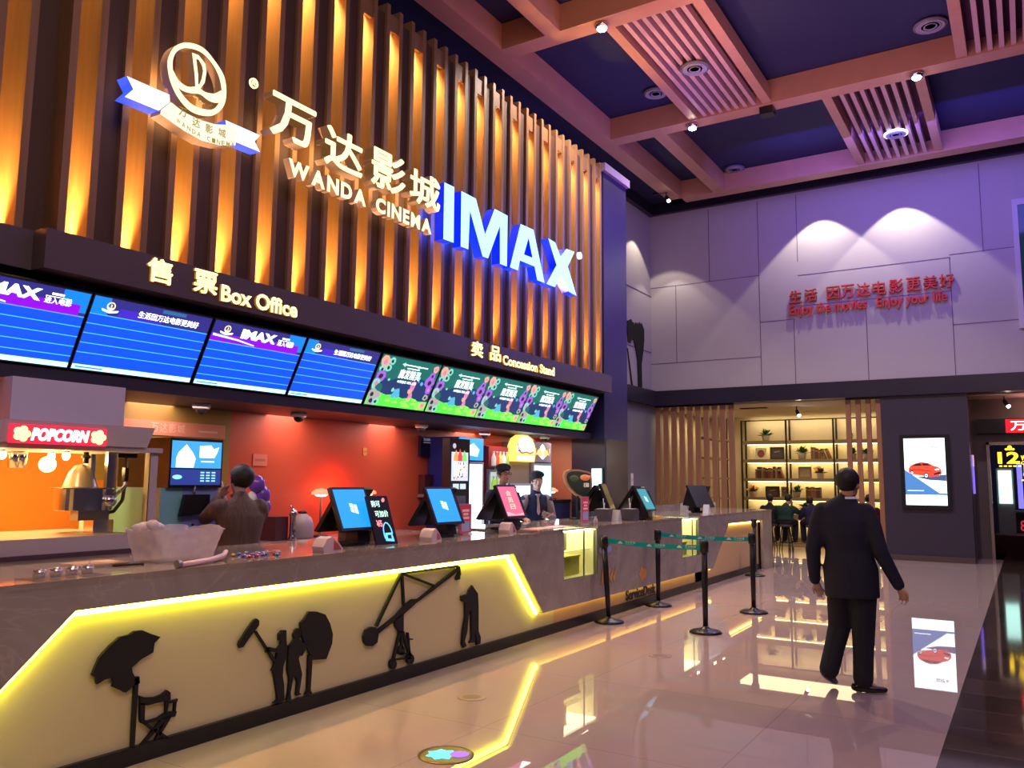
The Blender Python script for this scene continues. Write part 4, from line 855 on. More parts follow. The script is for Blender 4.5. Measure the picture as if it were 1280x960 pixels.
for cy, mi in ((8.91,0),(9.00,1),(9.10,2)):
    m.prism([(cy-.055,1.90),(cy+.055,1.90),(cy+.05,1.97),(cy,2.05+.02*(mi==1)),(cy-.05,1.97)], (-6.430,0,0), Y_, Z_, 0, mi)
    m.prism([(cy-.04,1.70),(cy+.04,1.70),(cy+.05,1.89),(cy-.05,1.89)], (-6.429,0,0), Y_, Z_, 0, 3)
rr = random.Random(2)
for k in range(26):
    cy, cz = rr.uniform(8.85,9.16), rr.uniform(1.66,1.88); m.prism([(cy+.014*math.cos(a*1.05),cz+.014*math.sin(a*1.05)) for a in range(6)], (-6.427,0,0), Y_, Z_, 0, 4 if k % 2 else 0)
m.part('poster_picture', [em('jc_or', (1,.4,.1), 1.2), em('jc_red', (.9,.06,.08), 1.2), em('jc_green', (.25,.75,.2), 1.2), em('jc_cup', (.95,.95,1), 1.8), em('jc_ink', (.1,.1,.3), .4)], t)
m = MB(); m.box(-6.44,-6.43,8.86,8.98,1.53,1.60); m.part('touch_button', em('sq_white', (.6,.75,.85), 1.2), t)
m = MB(); m.box(-6.44,-6.43,9.02,9.14,1.53,1.60); m.part('touch_button', em('sq_white', (1,1,1), 1), t)
m = MB(); m.ell((-6.43,8.87,2.10),.01,.035,.035); m.part('badge', em('badge_w', (.7,.6,.8), 1), t)
m = MB(); m.box(-6.44,-6.40,8.82,9.10,1.22,1.44); m.part('dispensing_tray', mat('tray_grey', (.2,.2,.22), .3), t)
def fridge(y0, y1, ztop, body, door_em, header, label):
    t = T('drinks_fridge', label, 'fridge', (-6.9, (y0+y1)/2, 0))
    m = MB(); m.box(-7.19,-6.66,y0,y1,0,ztop); m.part('body', body, t)
    m = MB(); m.box(-6.66,-6.62,y0+.01,y1-.01,.12,ztop-.34); d = m.part('door', mat('fridge_frame', (.55,.6,.68), .3, metal=.4), t)
    m = MB(); m.box(-6.625,-6.615,y0+.05,y1-.05,.18,ztop-.38); m.part('door_glass', door_em, d)
    m = MB(); m.box(-6.62,-6.59,y1-.035,y1-.02,.8,1.3); m.part('handle', M_grey, d)
    if header: m = MB(); m.box(-6.66,-6.63,y0+.01,y1-.01,ztop-.32,ztop-.01); m.part('header', header, t)
    return t
B_blue = mat('fridge_blue', (.02,.03,.25), .3, noise=.05)
t = fridge(9.28, 9.86, 2.25, B_blue, em('frost', (.75,.9,1), 3.2), em('hdr_blue', (.03,.35,.85), 1.5), 'blue fridge with a bright white door and glowing blue header')
m = MB(); m.prism([(9.45,2.0),(9.7,1.98),(9.75,2.08),(9.6,2.17),(9.44,2.12)], (-6.628,0,0), Y_, Z_, 0); m.part('header_mark', em('hdr_ice', (.55,.95,.95), 1.8), t)
B_red = mat('fridge_red', (.35,.05,.05), .35, noise=.05)
t = fridge(9.98, 10.53, 2.15, B_red, em('dim_glass', (.55,.65,.6), 1.0), B_red, 'reddish fridge with bottles behind glass, half hidden by the staff member in glasses')
def bottle(x, y, z, c, label, nm='drink_bottle'):
    tt = T(nm, label, 'bottle', (x, y, z), 0, 'bottles in the reddish fridge')
    a = MB(); a.lathe([(.032,0),(.035,.02),(.035,.12),(.015,.17),(.015,.19)], (x,y,z), 12); a.part('body', mat('bot%s' % str(c), c, .2, em=c, es=.4), tt)
    a = MB(); a.lathe([(.018,0),(.018,.02)], (x,y,z+.19), 10); a.part('cap', M_whitep, tt)
bs = [((.75,.7,.6),'cream'),((.7,.12,.08),'red'),((.75,.7,.2),'yellow'),((.8,.8,.8),'white'),((.35,.6,.12),'green'),((.65,.45,.1),'amber')]
for k in range(5):
    c, nm = bs[k]; bottle(-6.58, 10.05+.09*k, 1.86, c, nm + ' drink bottle on the upper shelf of the reddish fridge')
for k, (c, nm) in enumerate([((.45,.75,.1),'lime'),((.3,.6,.12),'dark green'),((.6,.75,.2),'pale green'),((.7,.62,.1),'gold')]): bottle(-6.58, 10.05+.09*k, 1.50, c, nm + ' drink bottle on the lower shelf of the reddish fridge')
m = MB(); m.box(-6.62,-6.53,10.0,10.5,1.85,1.86); m.thing('fridge_shelf', 'upper wire shelf holding bottles in the reddish fridge', 'shelf', M_grey)
m = MB(); m.box(-6.62,-6.53,10.0,10.5,1.49,1.50); m.thing('fridge_shelf', 'lower wire shelf holding green bottles in the reddish fridge', 'shelf', M_grey)
t = fridge(10.56, 11.20, 1.95, mat('fridge_tan', (.35,.28,.18), .4), em('frost', (1,1,1), 1), None, 'fridge with a bright interior under the yellow dome-shaped sign')
dome = [(10.57,1.94),(11.19,1.94),(11.22,2.05),(11.20,2.20),(11.12,2.30),(10.98,2.35),(10.80,2.35),(10.66,2.29),(10.58,2.18)]
m = MB(); m.prism(dome, (-6.56,0,0), Y_, Z_, .12); m.part('header_sign', em('dome_yellow', (1,.62,.12), 1.6), t)
inn = [(10.64,2.08),(11.18,2.08),(11.17,2.20),(11.10,2.28),(10.98,2.33),(10.82,2.33),(10.70,2.27),(10.65,2.18)]
m = MB(); m.prism(inn, (-6.556,0,0), Y_, Z_, 0); m.box(-6.557,-6.555,10.66,11.15,1.96,2.03); m.part('sign_picture', em('dome_white', (1,.97,.85), 2.6), t)
m = MB(); m.tube([(-6.55,10.68,2.11),(-6.55,10.80,2.07),(-6.55,10.92,2.09),(-6.55,11.04,2.07),(-6.55,11.14,2.10)], .012, 6); m.tube([(-6.55,10.66,2.22),(-6.55,10.70,2.13),(-6.55,10.75,2.10)], .008, 6); m.part('sign_script', em('dome_red', (.8,.12,.1), .8), t)
t = fridge(11.24, 11.86, 2.27, mat('fridge_greyd', (.25,.24,.30), .4, noise=.05), em('frost_cyan', (.45,.85,1), 2.4), mat('hdr_grey', (.28,.26,.33), .4, em=(.3,.28,.36), es=.25), 'fridge with two facing bulls emblem on its grey header')
m = MB(); m.prism([(11.42,2.10),(11.50,2.20),(11.56,2.24),(11.62,2.20),(11.70,2.10),(11.62,2.02),(11.56,1.99),(11.50,2.02)], (-6.628,0,0), Y_, Z_, 0, 1)
m.prism([(11.36,2.06),(11.40,2.14),(11.48,2.16),(11.54,2.12),(11.54,2.05),(11.46,2.03),(11.40,2.07)], (-6.626,0,0), Y_, Z_, 0, 0); m.prism([(11.76,2.06),(11.72,2.14),(11.64,2.16),(11.58,2.12),(11.58,2.05),(11.66,2.03),(11.72,2.07)], (-6.626,0,0), Y_, Z_, 0, 0)
m.tube([(-6.625,11.36,2.06),(-6.625,11.33,2.12),(-6.625,11.34,2.17)], .008, 6); m.tube([(-6.625,11.76,2.06),(-6.625,11.79,2.12),(-6.625,11.78,2.17)], .008, 6)
m.part('emblem', [em('bull_gold', (.95,.55,.2), 1.6), em('bull_white', (1,.95,.9), 2.6)], t)
t = T('wall_light_box', 'small bright white and teal light box on the dark end wall', 'light box', (-6.1, 12.53, 1.5))
m = MB(); m.box(-6.23,-6.01,12.50,12.55,1.49,1.88); m.part('case', M_black, t)
m = MB(); m.box(-6.21,-6.03,12.49,12.50,1.51,1.86); m.part('panel', em('lb_white', (.65,1,.95), 2.6), t)
# oval food sign on a stand
t = T('food_sign', 'rounded food sign with a red dish on dark leaves, standing on the counter', 'sign', (-5.40, 10.4, 1.12))
ov = [(10.02,1.72),(10.06,1.78),(10.2,1.81),(10.45,1.815),(10.75,1.79),(10.86,1.77),(10.88,1.6),(10.86,1.45),(10.78,1.41),(10.6,1.40),(10.35,1.46),(10.15,1.56),(10.05,1.64)]
cx, cz = 10.47, 1.62
m = MB(); m.prism(ov, (-5.40,0,0), Y_, Z_, .03); m.part('rim', mat('sign_wood', (.50,.28,.12), .45, noise=.15, em=(.5,.22,.08), es=.15), t)
m = MB(); m.prism([(cx+(p[0]-cx)*.87, cz+(p[1]-cz)*.87) for p in ov], (-5.398,0,0), Y_, Z_, 0); m.part('leaf_bed', mat('sign_leaf', (.05,.08,.035), .5, noise=.5, nscale=30), t)
m = MB(); m.ell((-5.395,10.64,1.70), .01, .16, .045, 0); m.ell((-5.395,10.30,1.68), .008, .14, .05, 1)
for k in range(6): m.ell((-5.39,10.52+.05*k,1.70+.012*(k%2)), .008, .03, .022, 2)
m.part('dish_picture', [mat('dish_red', (.75,.18,.08), .4, em=(.8,.15,.05), es=.5), mat('dish_green', (.12,.2,.06), .5), mat('dish_or', (.85,.4,.15), .4, em=(.8,.3,.1), es=.4)], t)
m = MB(); m.text('150', (-5.394,10.60,1.565), Y_, Z_, .16, .06, 0, 0, .03); m.part('lettering', em('hot_txt', (.85,.7,.6), .9), t)
m = MB(); m.bar((-5.42,10.45,1.12),(-5.42,10.45,1.45),.03,.03); m.box(-5.50,-5.34,10.35,10.55,1.12,1.135); m.part('stand', M_black, t)

# ------------------------------------------------------------------ sales terminals
def terminal(x, y, zb, w, h, tilt, disp, label, rz=0.0, deco=None):
    t = T('sales_terminal', label, 'terminal', (x, y, zb), rz); S = len
    R = Matrix.Translation((x,y,0)) @ Matrix.Rotation(rz,4,'Z') @ Matrix.Translation((-x,-y,0))
    def P_(m, n, mt, par=t): m.xform(R); return m.part(n, mt, par)
    m = MB(); m.box(x-.16,x+.06,y-.12,y+.12,zb,zb+.025); m.prism([(-.13,.02),(.03,.02),(-.02,.22),(-.10,.24)], (x,y+.07,zb), X_, Z_, .14); P_(m, 'base', M_black)
    m = MB(); m.prism([(-.30,.10),(.04,.12),(-.08,.40),(-.20,.40)], (x,y+.11,zb), X_, Z_, .22); P_(m, 'rear_housing', M_blackm)
    m = MB(); m.prism([(-.44,.10),(-.40,.09),(-.14,.46),(-.18,.475)], (x,y+w*.5-.2,zb), X_, Z_, w); P_(m, 'staff_screen', M_black)
    d = V((-math.sin(tilt),0,math.cos(tilt))); o = V((x+.10,y-w/2,zb+.13))
    m = MB(); m.prism([(0,0),(w,0),(w,h),(0,h)], o, Y_, d, .035); s = P_(m, 'screen', M_black)
    n = Y_.cross(d)
    m = MB(); b = .022; m.prism([(b,b),(w-b,b),(w-b,h-b),(b,h-b)], o+n*.002, Y_, d, 0); P_(m, 'display', disp, s)
    if deco: m = MB(); deco(m, o+n*.004, d, w, h); P_(m, 'display_mark', deco.mats, s)
    return t
E_tb = em('term_blue', (.01,.33,.92), 1.25); E_tp = em('term_pink', (.95,.16,.26), 1.15); E_tt = em('term_teal', (.05,.42,.52), .9); E_off = mat('term_off', (.01,.01,.02), .12)
def flag(m, o, d, w, h):
    for i in range(2):
        for j in range(2):
            a = w*.40+w*.11*i; b = h*.42+h*.11*j-.012*i
            m.prism([(a,b),(a+w*.09,b-.01),(a+w*.09,b+h*.08),(a,b+h*.09)], o, Y_, d, 0, 0)
flag.mats = [em('flag_white', (.75,.95,.9), 1.6)]
def poster(m, o, d, w, h):
    for k, ch in enumerate('会员日'): m.text(ch, o+Y_*(w*.36)+d*(h*(.66-.2*k)), Y_, d, w*.26, h*.16, 0, 0, .04)
    m.prism([(.03,.03),(w-.03,.03),(w-.03,h*.14),(w*.5,h*.10),(.03,h*.2)], o, Y_, d, 0, 1)
poster.mats = [em('pink_txt', (1,.75,.5), 1.2), em('pink_lt', (1,.5,.55), 1.2)]
terminal(-4.84, 5.22, 1.10, .42, .385, .42, E_tb, 'sales terminal with a blue screen left of the chalk-style board', 0, flag)
terminal(-4.84, 6.49, 1.10, .43, .385, .42, E_tb, 'sales terminal with a blue screen right of the chalk-style board', 0, flag)
terminal(-4.80, 7.65, 1.12, .39, .385, .42, E_tp, 'sales terminal with a pink poster screen before the staff member in glasses', 0, poster)
terminal(-5.05, 10.62, 1.12, .38, .40, .38, E_off, 'sales terminal with a switched-off dark screen near the food sign', .25)
terminal(-4.57, 10.86, 1.12, .35, .36, .50, E_tt, 'sales terminal with a teal screen, alone before the wood slats', 0, flag)
terminal(-5.05, 14.45, 1.12, .40, .38, .45, E_off, 'dark sales terminal at the far end of the counter, seen from behind', 2.6)
# white and pink card readers at the foot of the terminals
def reader(x, y, z, label, rz=0):
    t = T('card_reader', label, 'card reader', (x, y, z), rz)
    R = Matrix.Translation((x,y,0)) @ Matrix.Rotation(rz,4,'Z') @ Matrix.Translation((-x,-y,0))
    m = MB(); m.prism([(-.10,0),(.10,0),(.10,.02),(.05,.07),(-.02,.115),(-.07,.10),(-.11,.04)], (x+.06,y,z), Y_, Z_, .12); m.xform(R); m.part('body', mat('reader_white', (.78,.62,.6), .4, noise=.04), t)
    m = MB(); m.prism([(.0,.012),(.085,.012),(.045,.06),(.0,.085)], (x+.062,y,z), Y_, Z_, 0); m.xform(R); m.part('keypad', mat('reader_pink', (.6,.12,.13), .4), t)
reader(-4.57, 4.68, 1.10, 'white and pink card reader in front of the first blue terminal'); reader(-4.62, 6.03, 1.10, 'white card reader in front of the second blue terminal', .2); reader(-4.66, 7.40, 1.10, 'white card reader at the foot of the pink screen', .2)
# wares in the glazed niches
for (y, z, w_, h_, c, lb) in ((8.36,.86,.30,.20,(.38,.36,.14),'olive box on show high in the first glazed niche'),(8.52,.565,.62,.20,(.75,.66,.18),'yellow crate at the bottom of the first glazed niche'),(12.1,.80,.28,.22,(.6,.52,.3),'tan box on show high in the far glazed niche'),(12.2,.535,.5,.18,(.72,.66,.3),'pale yellow crate at the bottom of the far glazed niche')):
    t = T('display_box', lb, 'box', (-4.68,y,z))
    m = MB(); m.box(-4.82,-4.56,y-w_/2,y+w_/2,z,z+h_); m.part('body', mat('wares%.2f' % y, c, .5, noise=.15, nscale=9), t)
    m = MB(); m.box(-4.83,-4.55,y-w_/2-.01,y+w_/2+.01,z+h_,z+h_+.02); m.part('lid', mat('wareslid%.2f' % y, tuple(min(1,q*1.2) for q in c), .5), t)
for y0, y1, z in ((8.18,8.98,.85),(11.87,12.58,.79)):
    m = MB(); m.box(-4.87,-4.50,y0,y1,z-.008,z); m.thing('niche_shelf', 'glass shelf in the %s glazed niche' % ('first' if y0 < 10 else 'far'), 'shelf', mat('shelf_glass', (.8,.85,.75), .1, alpha=.4))
# writing board
t = T('writing_board', 'black glowing hand-lettered board leaning between the two blue terminals', 'sign board', (-4.72, 5.50, 1.10))
d = V((-.33,0,.944)).normalized(); o = V((-4.66,5.35,1.10)); n = Y_.cross(d)
m = MB(); m.prism([(0,0),(.27,0),(.27,.43),(0,.43)], o, Y_, d, .02); m.part('board', M_black, t)
m = MB(); m.text('购可', o+n*.003+Y_*.04+d*.33, Y_, d, .11, .06, 0, 0, .03); M_nb = [em('neon_mint', (.6,1,.8), 1.6), em('neon_red', (1,.25,.3), 1.6), em('neon_sky', (.15,.6,.95), 1.6), em('neon_dark', (.02,.05,.15), .3)]; m.part('drawn_line', M_nb, t); m = MB(); m.text('可加价', o+n*.003+Y_*.06+d*.24, Y_, d, .17, .06, 0, 0, .03); m.part('drawn_line', M_nb, t); m = MB(); m.text('¥5', o+n*.003+Y_*.05+d*.155, Y_, d, .075, .06, 0, 1, .04)
m.part('price', M_nb, t); m = MB(); m.ell(o+n*.004+Y_*.20+d*.39, .003, .02, .02, 1); m.part('dot', M_nb, t); m = MB()
for a in range(9): th = PI*a/8; m.tube([o+n*.003+Y_*(.17+.055*math.cos(th))+d*(.09+.10*math.sin(th)), o+n*.003+Y_*(.17+.055*math.cos(th+.4))+d*(.09+.10*math.sin(th+.4))], .005, 5, 2)
m.prism([(.12,.03),(.23,.02),(.22,.10),(.13,.10)], o+n*.003, Y_, d, 0, 2); m.prism([(.15,.05),(.20,.045),(.20,.08),(.155,.08)], o+n*.005, Y_, d, 0, 3)
m.part('drawing', M_nb, t)
m = MB(); m.bar(o+Y_*.13+d*.40-n*.03, V((-4.88,5.48,1.10)), .03, .012); m.part('prop', M_black, t)
m = MB(); m.box(-5.30,-5.05,5.55,5.80,1.10,1.28); m.box(-5.31,-5.04,5.54,5.81,1.26,1.29,1); m.thing('cardboard_box', 'brown cardboard box behind the first blue terminal', 'box', [mat('card_brown', (.35,.17,.09), .7, noise=.1), mat('card_flap', (.42,.22,.12), .7)])
def standee(x, y, z, w, h, label):
    t = T('table_standee', label, 'standee', (x, y, z))
    m = MB(); m.box(x-.04,x+.04,y-w/2,y+w/2,z,z+.012); m.box(x-.01,x+.002,y-w/2-.006,y+w/2+.006,z+.012,z+h); m.part('holder', mat('acrylic', (.7,.6,.65), .1, alpha=.6), t)
    m = MB(); m.box(x+.003,x+.006,y-w/2,y+w/2,z+.015,z+h-.01); m.part('sheet', mat('sheet_red', (.55,.06,.10), .45, em=(.6,.05,.1), es=.25), t)
    m = MB()
    for k, (a, b) in enumerate([(.8,.5),(.68,.35),(.56,.5)]): m.box(x+.006,x+.008,y-w*b*.6,y+w*b*.6,z+h*a-.02,z+h*a+.004)
    m.box(x+.006,x+.008,y-w*.35,y+w*.35,z+h*.1,z+h*.42,1); m.part('print', [mat('print_pk', (.85,.5,.5), .5, em=(.8,.4,.4), es=.3), mat('print_bl', (.3,.35,.55), .5, em=(.3,.3,.5), es=.2)], t)
standee(-4.91, 6.98, 1.10, .20, .31, 'red upright price card right of the second blue terminal'); standee(-4.89, 9.64, 1.12, .20, .33, 'slim red upright price card with a pale edge below the food sign')
# small things along the counter
def holder(x, y, z, label):
    t = T('straw_holder', label, 'holder', (x, y, z))
    m = MB(); m.box(x-.09,x+.09,y-.10,y+.10,z,z+.16); m.part('box', mat('holder_grey', (.09,.075,.09), .4), t)
    m = MB(); m.box(x-.07,x+.07,y-.08,y+.08,z+.16,z+.165); m.part('rim', M_whitep, t)
    m = MB(); m.tube([(x,y,z+.16),(x+.0,y-.02,z+.30)], .006, 6); m.tube([(x,y+.01,z+.16),(x+.0,y+.02,z+.24)], .006, 6); m.part('straw', M_whitep, t)
holder(-4.86, 10.14, 1.12, 'dark box holding straws beside the slim red price card'); holder(-4.62, 10.45, 1.12, 'dark box holding straws just left of the teal terminal')
for x, y, z, lb in ((-4.72,10.24,1.12,'white folded card between the two straw boxes'),(-4.7,13.85,1.12,'white folded card at the far end beside the dark terminal')):
    m = MB(); m.prism([(-.06,0),(.06,0),(.012,.15),(-.012,.15)], (x+.05,y,z), Y_, Z_, .10); m.thing('folded_card', lb, 'card', M_whitep)
m = MB(); m.box(-5.45,-5.33,14.6,14.8,1.12,1.26); m.box(-5.33,-5.325,14.63,14.78,1.15,1.22,1); m.box(-5.44,-5.34,14.62,14.78,1.26,1.275,1); m.thing('tissue_box', 'white box with dark print before the wood slats at the counter end', 'box', [M_whitep, M_grey])
m = MB(); m.lathe([(.03,0),(.06,.02),(.075,.05),(.07,.05),(.05,.02)], (-4.47,11.05,1.12), 16); m.thing('gold_bowl', 'small gold bowl under the teal terminal', 'bowl', mat('gold', (.9,.55,.12), .25, metal=.9, em=(.8,.4,.05), es=.3))
for k, (x, y, rz_, c, lb) in enumerate([(-4.62,7.85,.2,(.6,.16,.14),'red leaflet lying nearest the pink screen terminal'),(-4.66,8.08,-.15,(.68,.42,.32),'tan leaflet lying on the counter above the first glazed niche, left one'),(-4.62,8.30,.1,(.55,.12,.14),'dark red leaflet lying over the first glazed niche'),(-4.7,8.58,-.1,(.75,.55,.5),'pale leaflet lying over the first glazed niche, right one')]):
    m = MB(); m.box(-.11,.11,-.15,.15,0,.004); m.box(-.08,.08,-.12,.12,.004,.005,1); m.xform(Matrix.Translation((x,y,1.12 if k != 9 else 1.1)) @ Matrix.Rotation(rz_,4,'Z')); m.thing('leaflet', lb, 'leaflet', [mat('leaf%d' % k, c, .4), mat('leafi%d' % k, tuple(min(1,q*1.4) for q in c), .4)])
t = T('sauce_bottle', 'little pale bottle on the counter at the right of the first niche', 'bottle', (-4.62, 9.4, 1.12))
m = MB(); m.lathe([(.025,0),(.027,.05),(.012,.075)], (-4.62,9.4,1.12), 12); m.part('body', mat('bottle_lilac', (.6,.5,.65), .2), t)
m = MB(); m.lathe([(.013,0),(.013,.02)], (-4.62,9.4,1.195), 10); m.part('cap', M_whitep, t)
# plastic bag in a tub shape
def plastic_bag():
    m = MB(); n = 44; L = 12; rr = random.Random(11); vs = []
    for i in range(L+1):
        f = i/L
        for j in range(n):
            a = 2*PI*j/n; ca, sa = math.cos(a), math.sin(a); e = .45
            kx = math.copysign(abs(ca)**e, ca); ky = math.copysign(abs(sa)**e, sa)
            wr = 1+.016*math.sin(a*9+f*5)+.014*math.sin(a*17-f*9)+rr.uniform(-.014,.014)
            rx = (.17+.05*f)*wr; ry = (.215+.065*f)*wr
            z = 1.10+.215*f+(.012*math.sin(a*5)+rr.uniform(-.006,.006) if i == L else 0)
            vs.append((-4.88+kx*rx, 3.56+ky*ry, z))
    fs = [[i*n+j, i*n+(j+1)%n, (i+1)*n+(j+1)%n, (i+1)*n+j] for i in range(L) for j in range(n)]+[[j for j in reversed(range(n))]]
    m.add(vs, fs, 0, True); return m
t = T('plastic_bag', 'crumpled translucent pink-white plastic bag standing on the counter', 'bag', (-4.88, 3.56, 1.10))
M_bag = mat('bag_film', (1,.80,.80), .3, alpha=.66, noise=.22, nscale=14, bump=.6, trans=.0)
plastic_bag().part('film', M_bag, t)
m = MB(); rr = random.Random(4)
for k in range(7): m.ell((-4.95+rr.uniform(-.03,.03), 3.34+.05*k*.5, 1.315+rr.uniform(0,.035)), .035, .045, .03, 0, 8, 6)
m.part('knot', M_bag, t)
m = MB(); m.tube([(-4.44,3.28,1.118),(-4.48,3.42,1.118),(-4.56,3.62,1.12),(-4.63,3.76,1.13),(-4.68,3.82,1.15)], [.018,.018,.018,.018,.016], 10); m.lathe([(.024,0),(.024,.03)], (-4.44,3.26,1.124), 10, 1, ax=(-.1,1,0)); m.thing('bent_tube', 'pale bent plastic tube lying in front of the plastic bag', 'tube', [mat('tube_pink', (.8,.58,.6), .3), M_grey])
cc = [((.35,.2,.6),'violet'),((.75,.6,.15),'gold'),((.6,.6,.65),'silver'),((.7,.15,.2),'red'),((.2,.35,.7),'blue')]
rr = random.Random(9); sp = []
while len(sp) < 15:
    x, y = rr.uniform(-4.86,-4.58), rr.uniform(3.93,4.36)
    if all((x-a)**2+(y-b)**2 > .0042 for a, b in sp): sp.append((x, y))
for k, (x, y) in enumerate(sp):
    c, nm = cc[k % 5]; m = MB(); m.ell((0,0,.011),.016,.024,.011,0,8,6)
    for s in (-1,1): m.add([(0,s*.02,.011),(-.013,s*.042,.014),(.013,s*.042,.008)], [(0,1,2),(2,1,0)], 0)
    m.xform(Matrix.Translation((x,y,1.10)) @ Matrix.Rotation(rr.uniform(0,3),4,'Z')); m.thing('wrapped_sweet', nm + ' foil-wrapped sweet in the scatter right of the plastic bag', 'sweet', mat('foil_'+nm, c, .2, metal=.7), 'foil sweets scattered on the counter: ' + nm)
t = T('acrylic_tray', 'clear low acrylic tray with small cups near the left end of the counter', 'tray', (-4.5, 2.6, 1.10))
m = MB(); m.box(-4.66,-4.44,2.42,2.84,1.10,1.105); 
for a in ((-4.66,-4.655,2.42,2.84),(-4.445,-4.44,2.42,2.84),(-4.66,-4.44,2.42,2.425),(-4.66,-4.44,2.835,2.84)): m.box(*a,1.10,1.165)
m.part('walls', mat('acrylic_clear', (.85,.75,.7), .05, alpha=.14, spec=.9), t)
for k in range(4): m = MB(); m.lathe([(.028,0),(.034,.045),(.03,.045),(.024,.004)], (-4.55,2.49+.09*k,1.105), 12); m.thing('tasting_cup', 'small steel cup number %s from the left in the clear tray' % ('one two three four'.split()[k]), 'cup', M_steel, None)
for k, (a, b, lb) in enumerate([((-5.0,2.95,1.106),(-4.95,3.28,1.106),'thin pale stick lying left of the plastic bag, upper one'),((-4.9,2.9,1.106),(-4.78,3.27,1.106),'thin dark stick lying left of the plastic bag, lower one')]):
    m = MB(); m.tube([a,b], .007, 6); m.thing('stick', lb, 'stick', [mat('stick_pale', (.75,.45,.3), .5), M_black][k])
m = MB(); m.box(-5.15,-4.98,2.95,3.26,1.10,1.112); m.box(-5.14,-4.99,2.96,3.25,1.112,1.114,1); m.thing('paper_pad', 'pale pad of paper lying before the popcorn machine', 'paper', [mat('pad_pink', (.8,.55,.5), .6), mat('pad_lines', (.75,.5,.45), .6)])

# ------------------------------------------------------------------ queue posts and belts
M_belt = mat('belt_teal', (.0,.34,.30), .5, noise=.08, nscale=30, em=(0,.4,.34), es=.10)
M_bw = mat('belt_print', (.7,.85,.83), .5)
def post(x, y, label, lean=0.0):
    t = T('queue_post', label, 'queue post', (x, y, 0), 0)
    R = Matrix.Translation((x,y,0)) @ Matrix.Rotation(lean,4,V((.85,.53,0)).cross(Z_)) @ Matrix.Translation((-x,-y,0))
    m = MB(); m.lathe([(.175,0),(.178,.012),(.15,.03),(.06,.045),(.04,.06),(.035,.07)], (x,y,0), 32); m.part('base', M_black, t)
    m = MB(); m.lathe([(.028,.05),(.03,.3),(.034,.6),(.034,.88)], (x,y,0), 18); m.xform(R); m.part('pole', M_black, t)
    m = MB(); m.lathe([(.036,.86),(.048,.88),(.050,.97),(.045,1.0),(.02,1.01)], (x,y,0), 18); m.xform(R); m.part('belt_head', M_black, t)
    return t
def belt(t, a, b, n):
    a = V(a); b = V(b); d = (b-a); L = d.length; d.normalize(); N = 12; m = MB(); vs = []
    for i in range(N+1):
        f = i/N; p = a.lerp(b, f)-Z_*(.02*4*f*(1-f))
        vs += [p-Z_*.027, p+Z_*.027]
    fs = [[2*i,2*i+2,2*i+3,2*i+1] for i in range(N)]; m.add(vs, fs+[f[::-1] for f in fs], 0)
    o = m.part('belt', M_belt, t); w = MB(); nn = d.cross(Z_)
    for k in range(n):
        f = (k+.6)/(n+.1); q = a.lerp(b, f)-Z_*(.02*4*f*(1-f))+nn*.003
        w.text('万达影城', q-Z_*.002, d, Z_, .13, .028, 0, 0, .02); w.box
        w.prism([(-.10,-.012),(-.03,-.012),(-.04,.002),(-.065,.022),(-.09,.002)], q, d, Z_, 0)
        w.text('WANDA', q-Z_*.016, d, Z_, .11, .010)
    w.part('belt_print', M_bw, o)
pA = post(-4.28, 9.06, 'black queue post leaning slightly, nearest the first glazed niche', .06); pB = post(-4.29, 10.62, 'black queue post standing against the counter lettering'); pC = post(-3.11, 9.06, 'black queue post standing foremost in the open floor'); pD = post(-3.06, 10.77, 'black queue post standing further back in the open floor, right one')
belt(pA, (-4.30,9.09,.945), (-3.15,9.06,.925), 3); belt(pB, (-4.26,10.62,.945), (-3.10,10.77,.925), 3)
post(-4.22, 15.0, 'lone black queue post by the far end of the counter')
# floor spotlight and floor sockets
t = T('floor_light', 'round floor light glowing cyan and violet near the bottom edge', 'floor light', (-3.07, 4.2, 0))
m = MB(); m.lathe([(.17,0),(.17,.004),(.14,.006)], (-3.07,4.2,0), 30); m.part('rim', mat('rim_bronze', (.25,.18,.1), .3, metal=.6), t)
m = MB(); m.prism([(.10*math.cos(k*PI/7)*(1 if k%2 else .72), .10*math.sin(k*PI/7)*(1 if k%2 else .72)) for k in range(14)], (-3.09,4.18,.008), X_, Y_, 0); m.part('lens', em('lens_cyan', (.08,.75,.9), 2.0), t)
m = MB(); m.prism([(.06*math.cos(k*PI/6), .06*math.sin(k*PI/6)) for k in range(12)], (-3.0,4.24,.0085), X_, Y_, 0); m.part('lens', em('lens_violet', (.35,.1,.8), 1.5), t)
for x, y, lb in ((-3.07,7.62,'small round floor socket in the pale tiles in front of the queue posts'),(-3.7,5.38,'small round floor socket near the cameraman cutout')):
    t = T('floor_socket', lb, 'floor socket', (x, y, 0))
    m = MB(); m.lathe([(.11,0),(.11,.003),(.10,.005)], (x,y,0), 26); m.part('plate', mat('socket_plate', (.36,.27,.26), .3), t)
    m = MB(); m.lathe([(.07,0),(.07,.0015)], (x,y,.005), 20); m.part('lid', mat('socket_lid', (.25,.18,.18), .3), t)

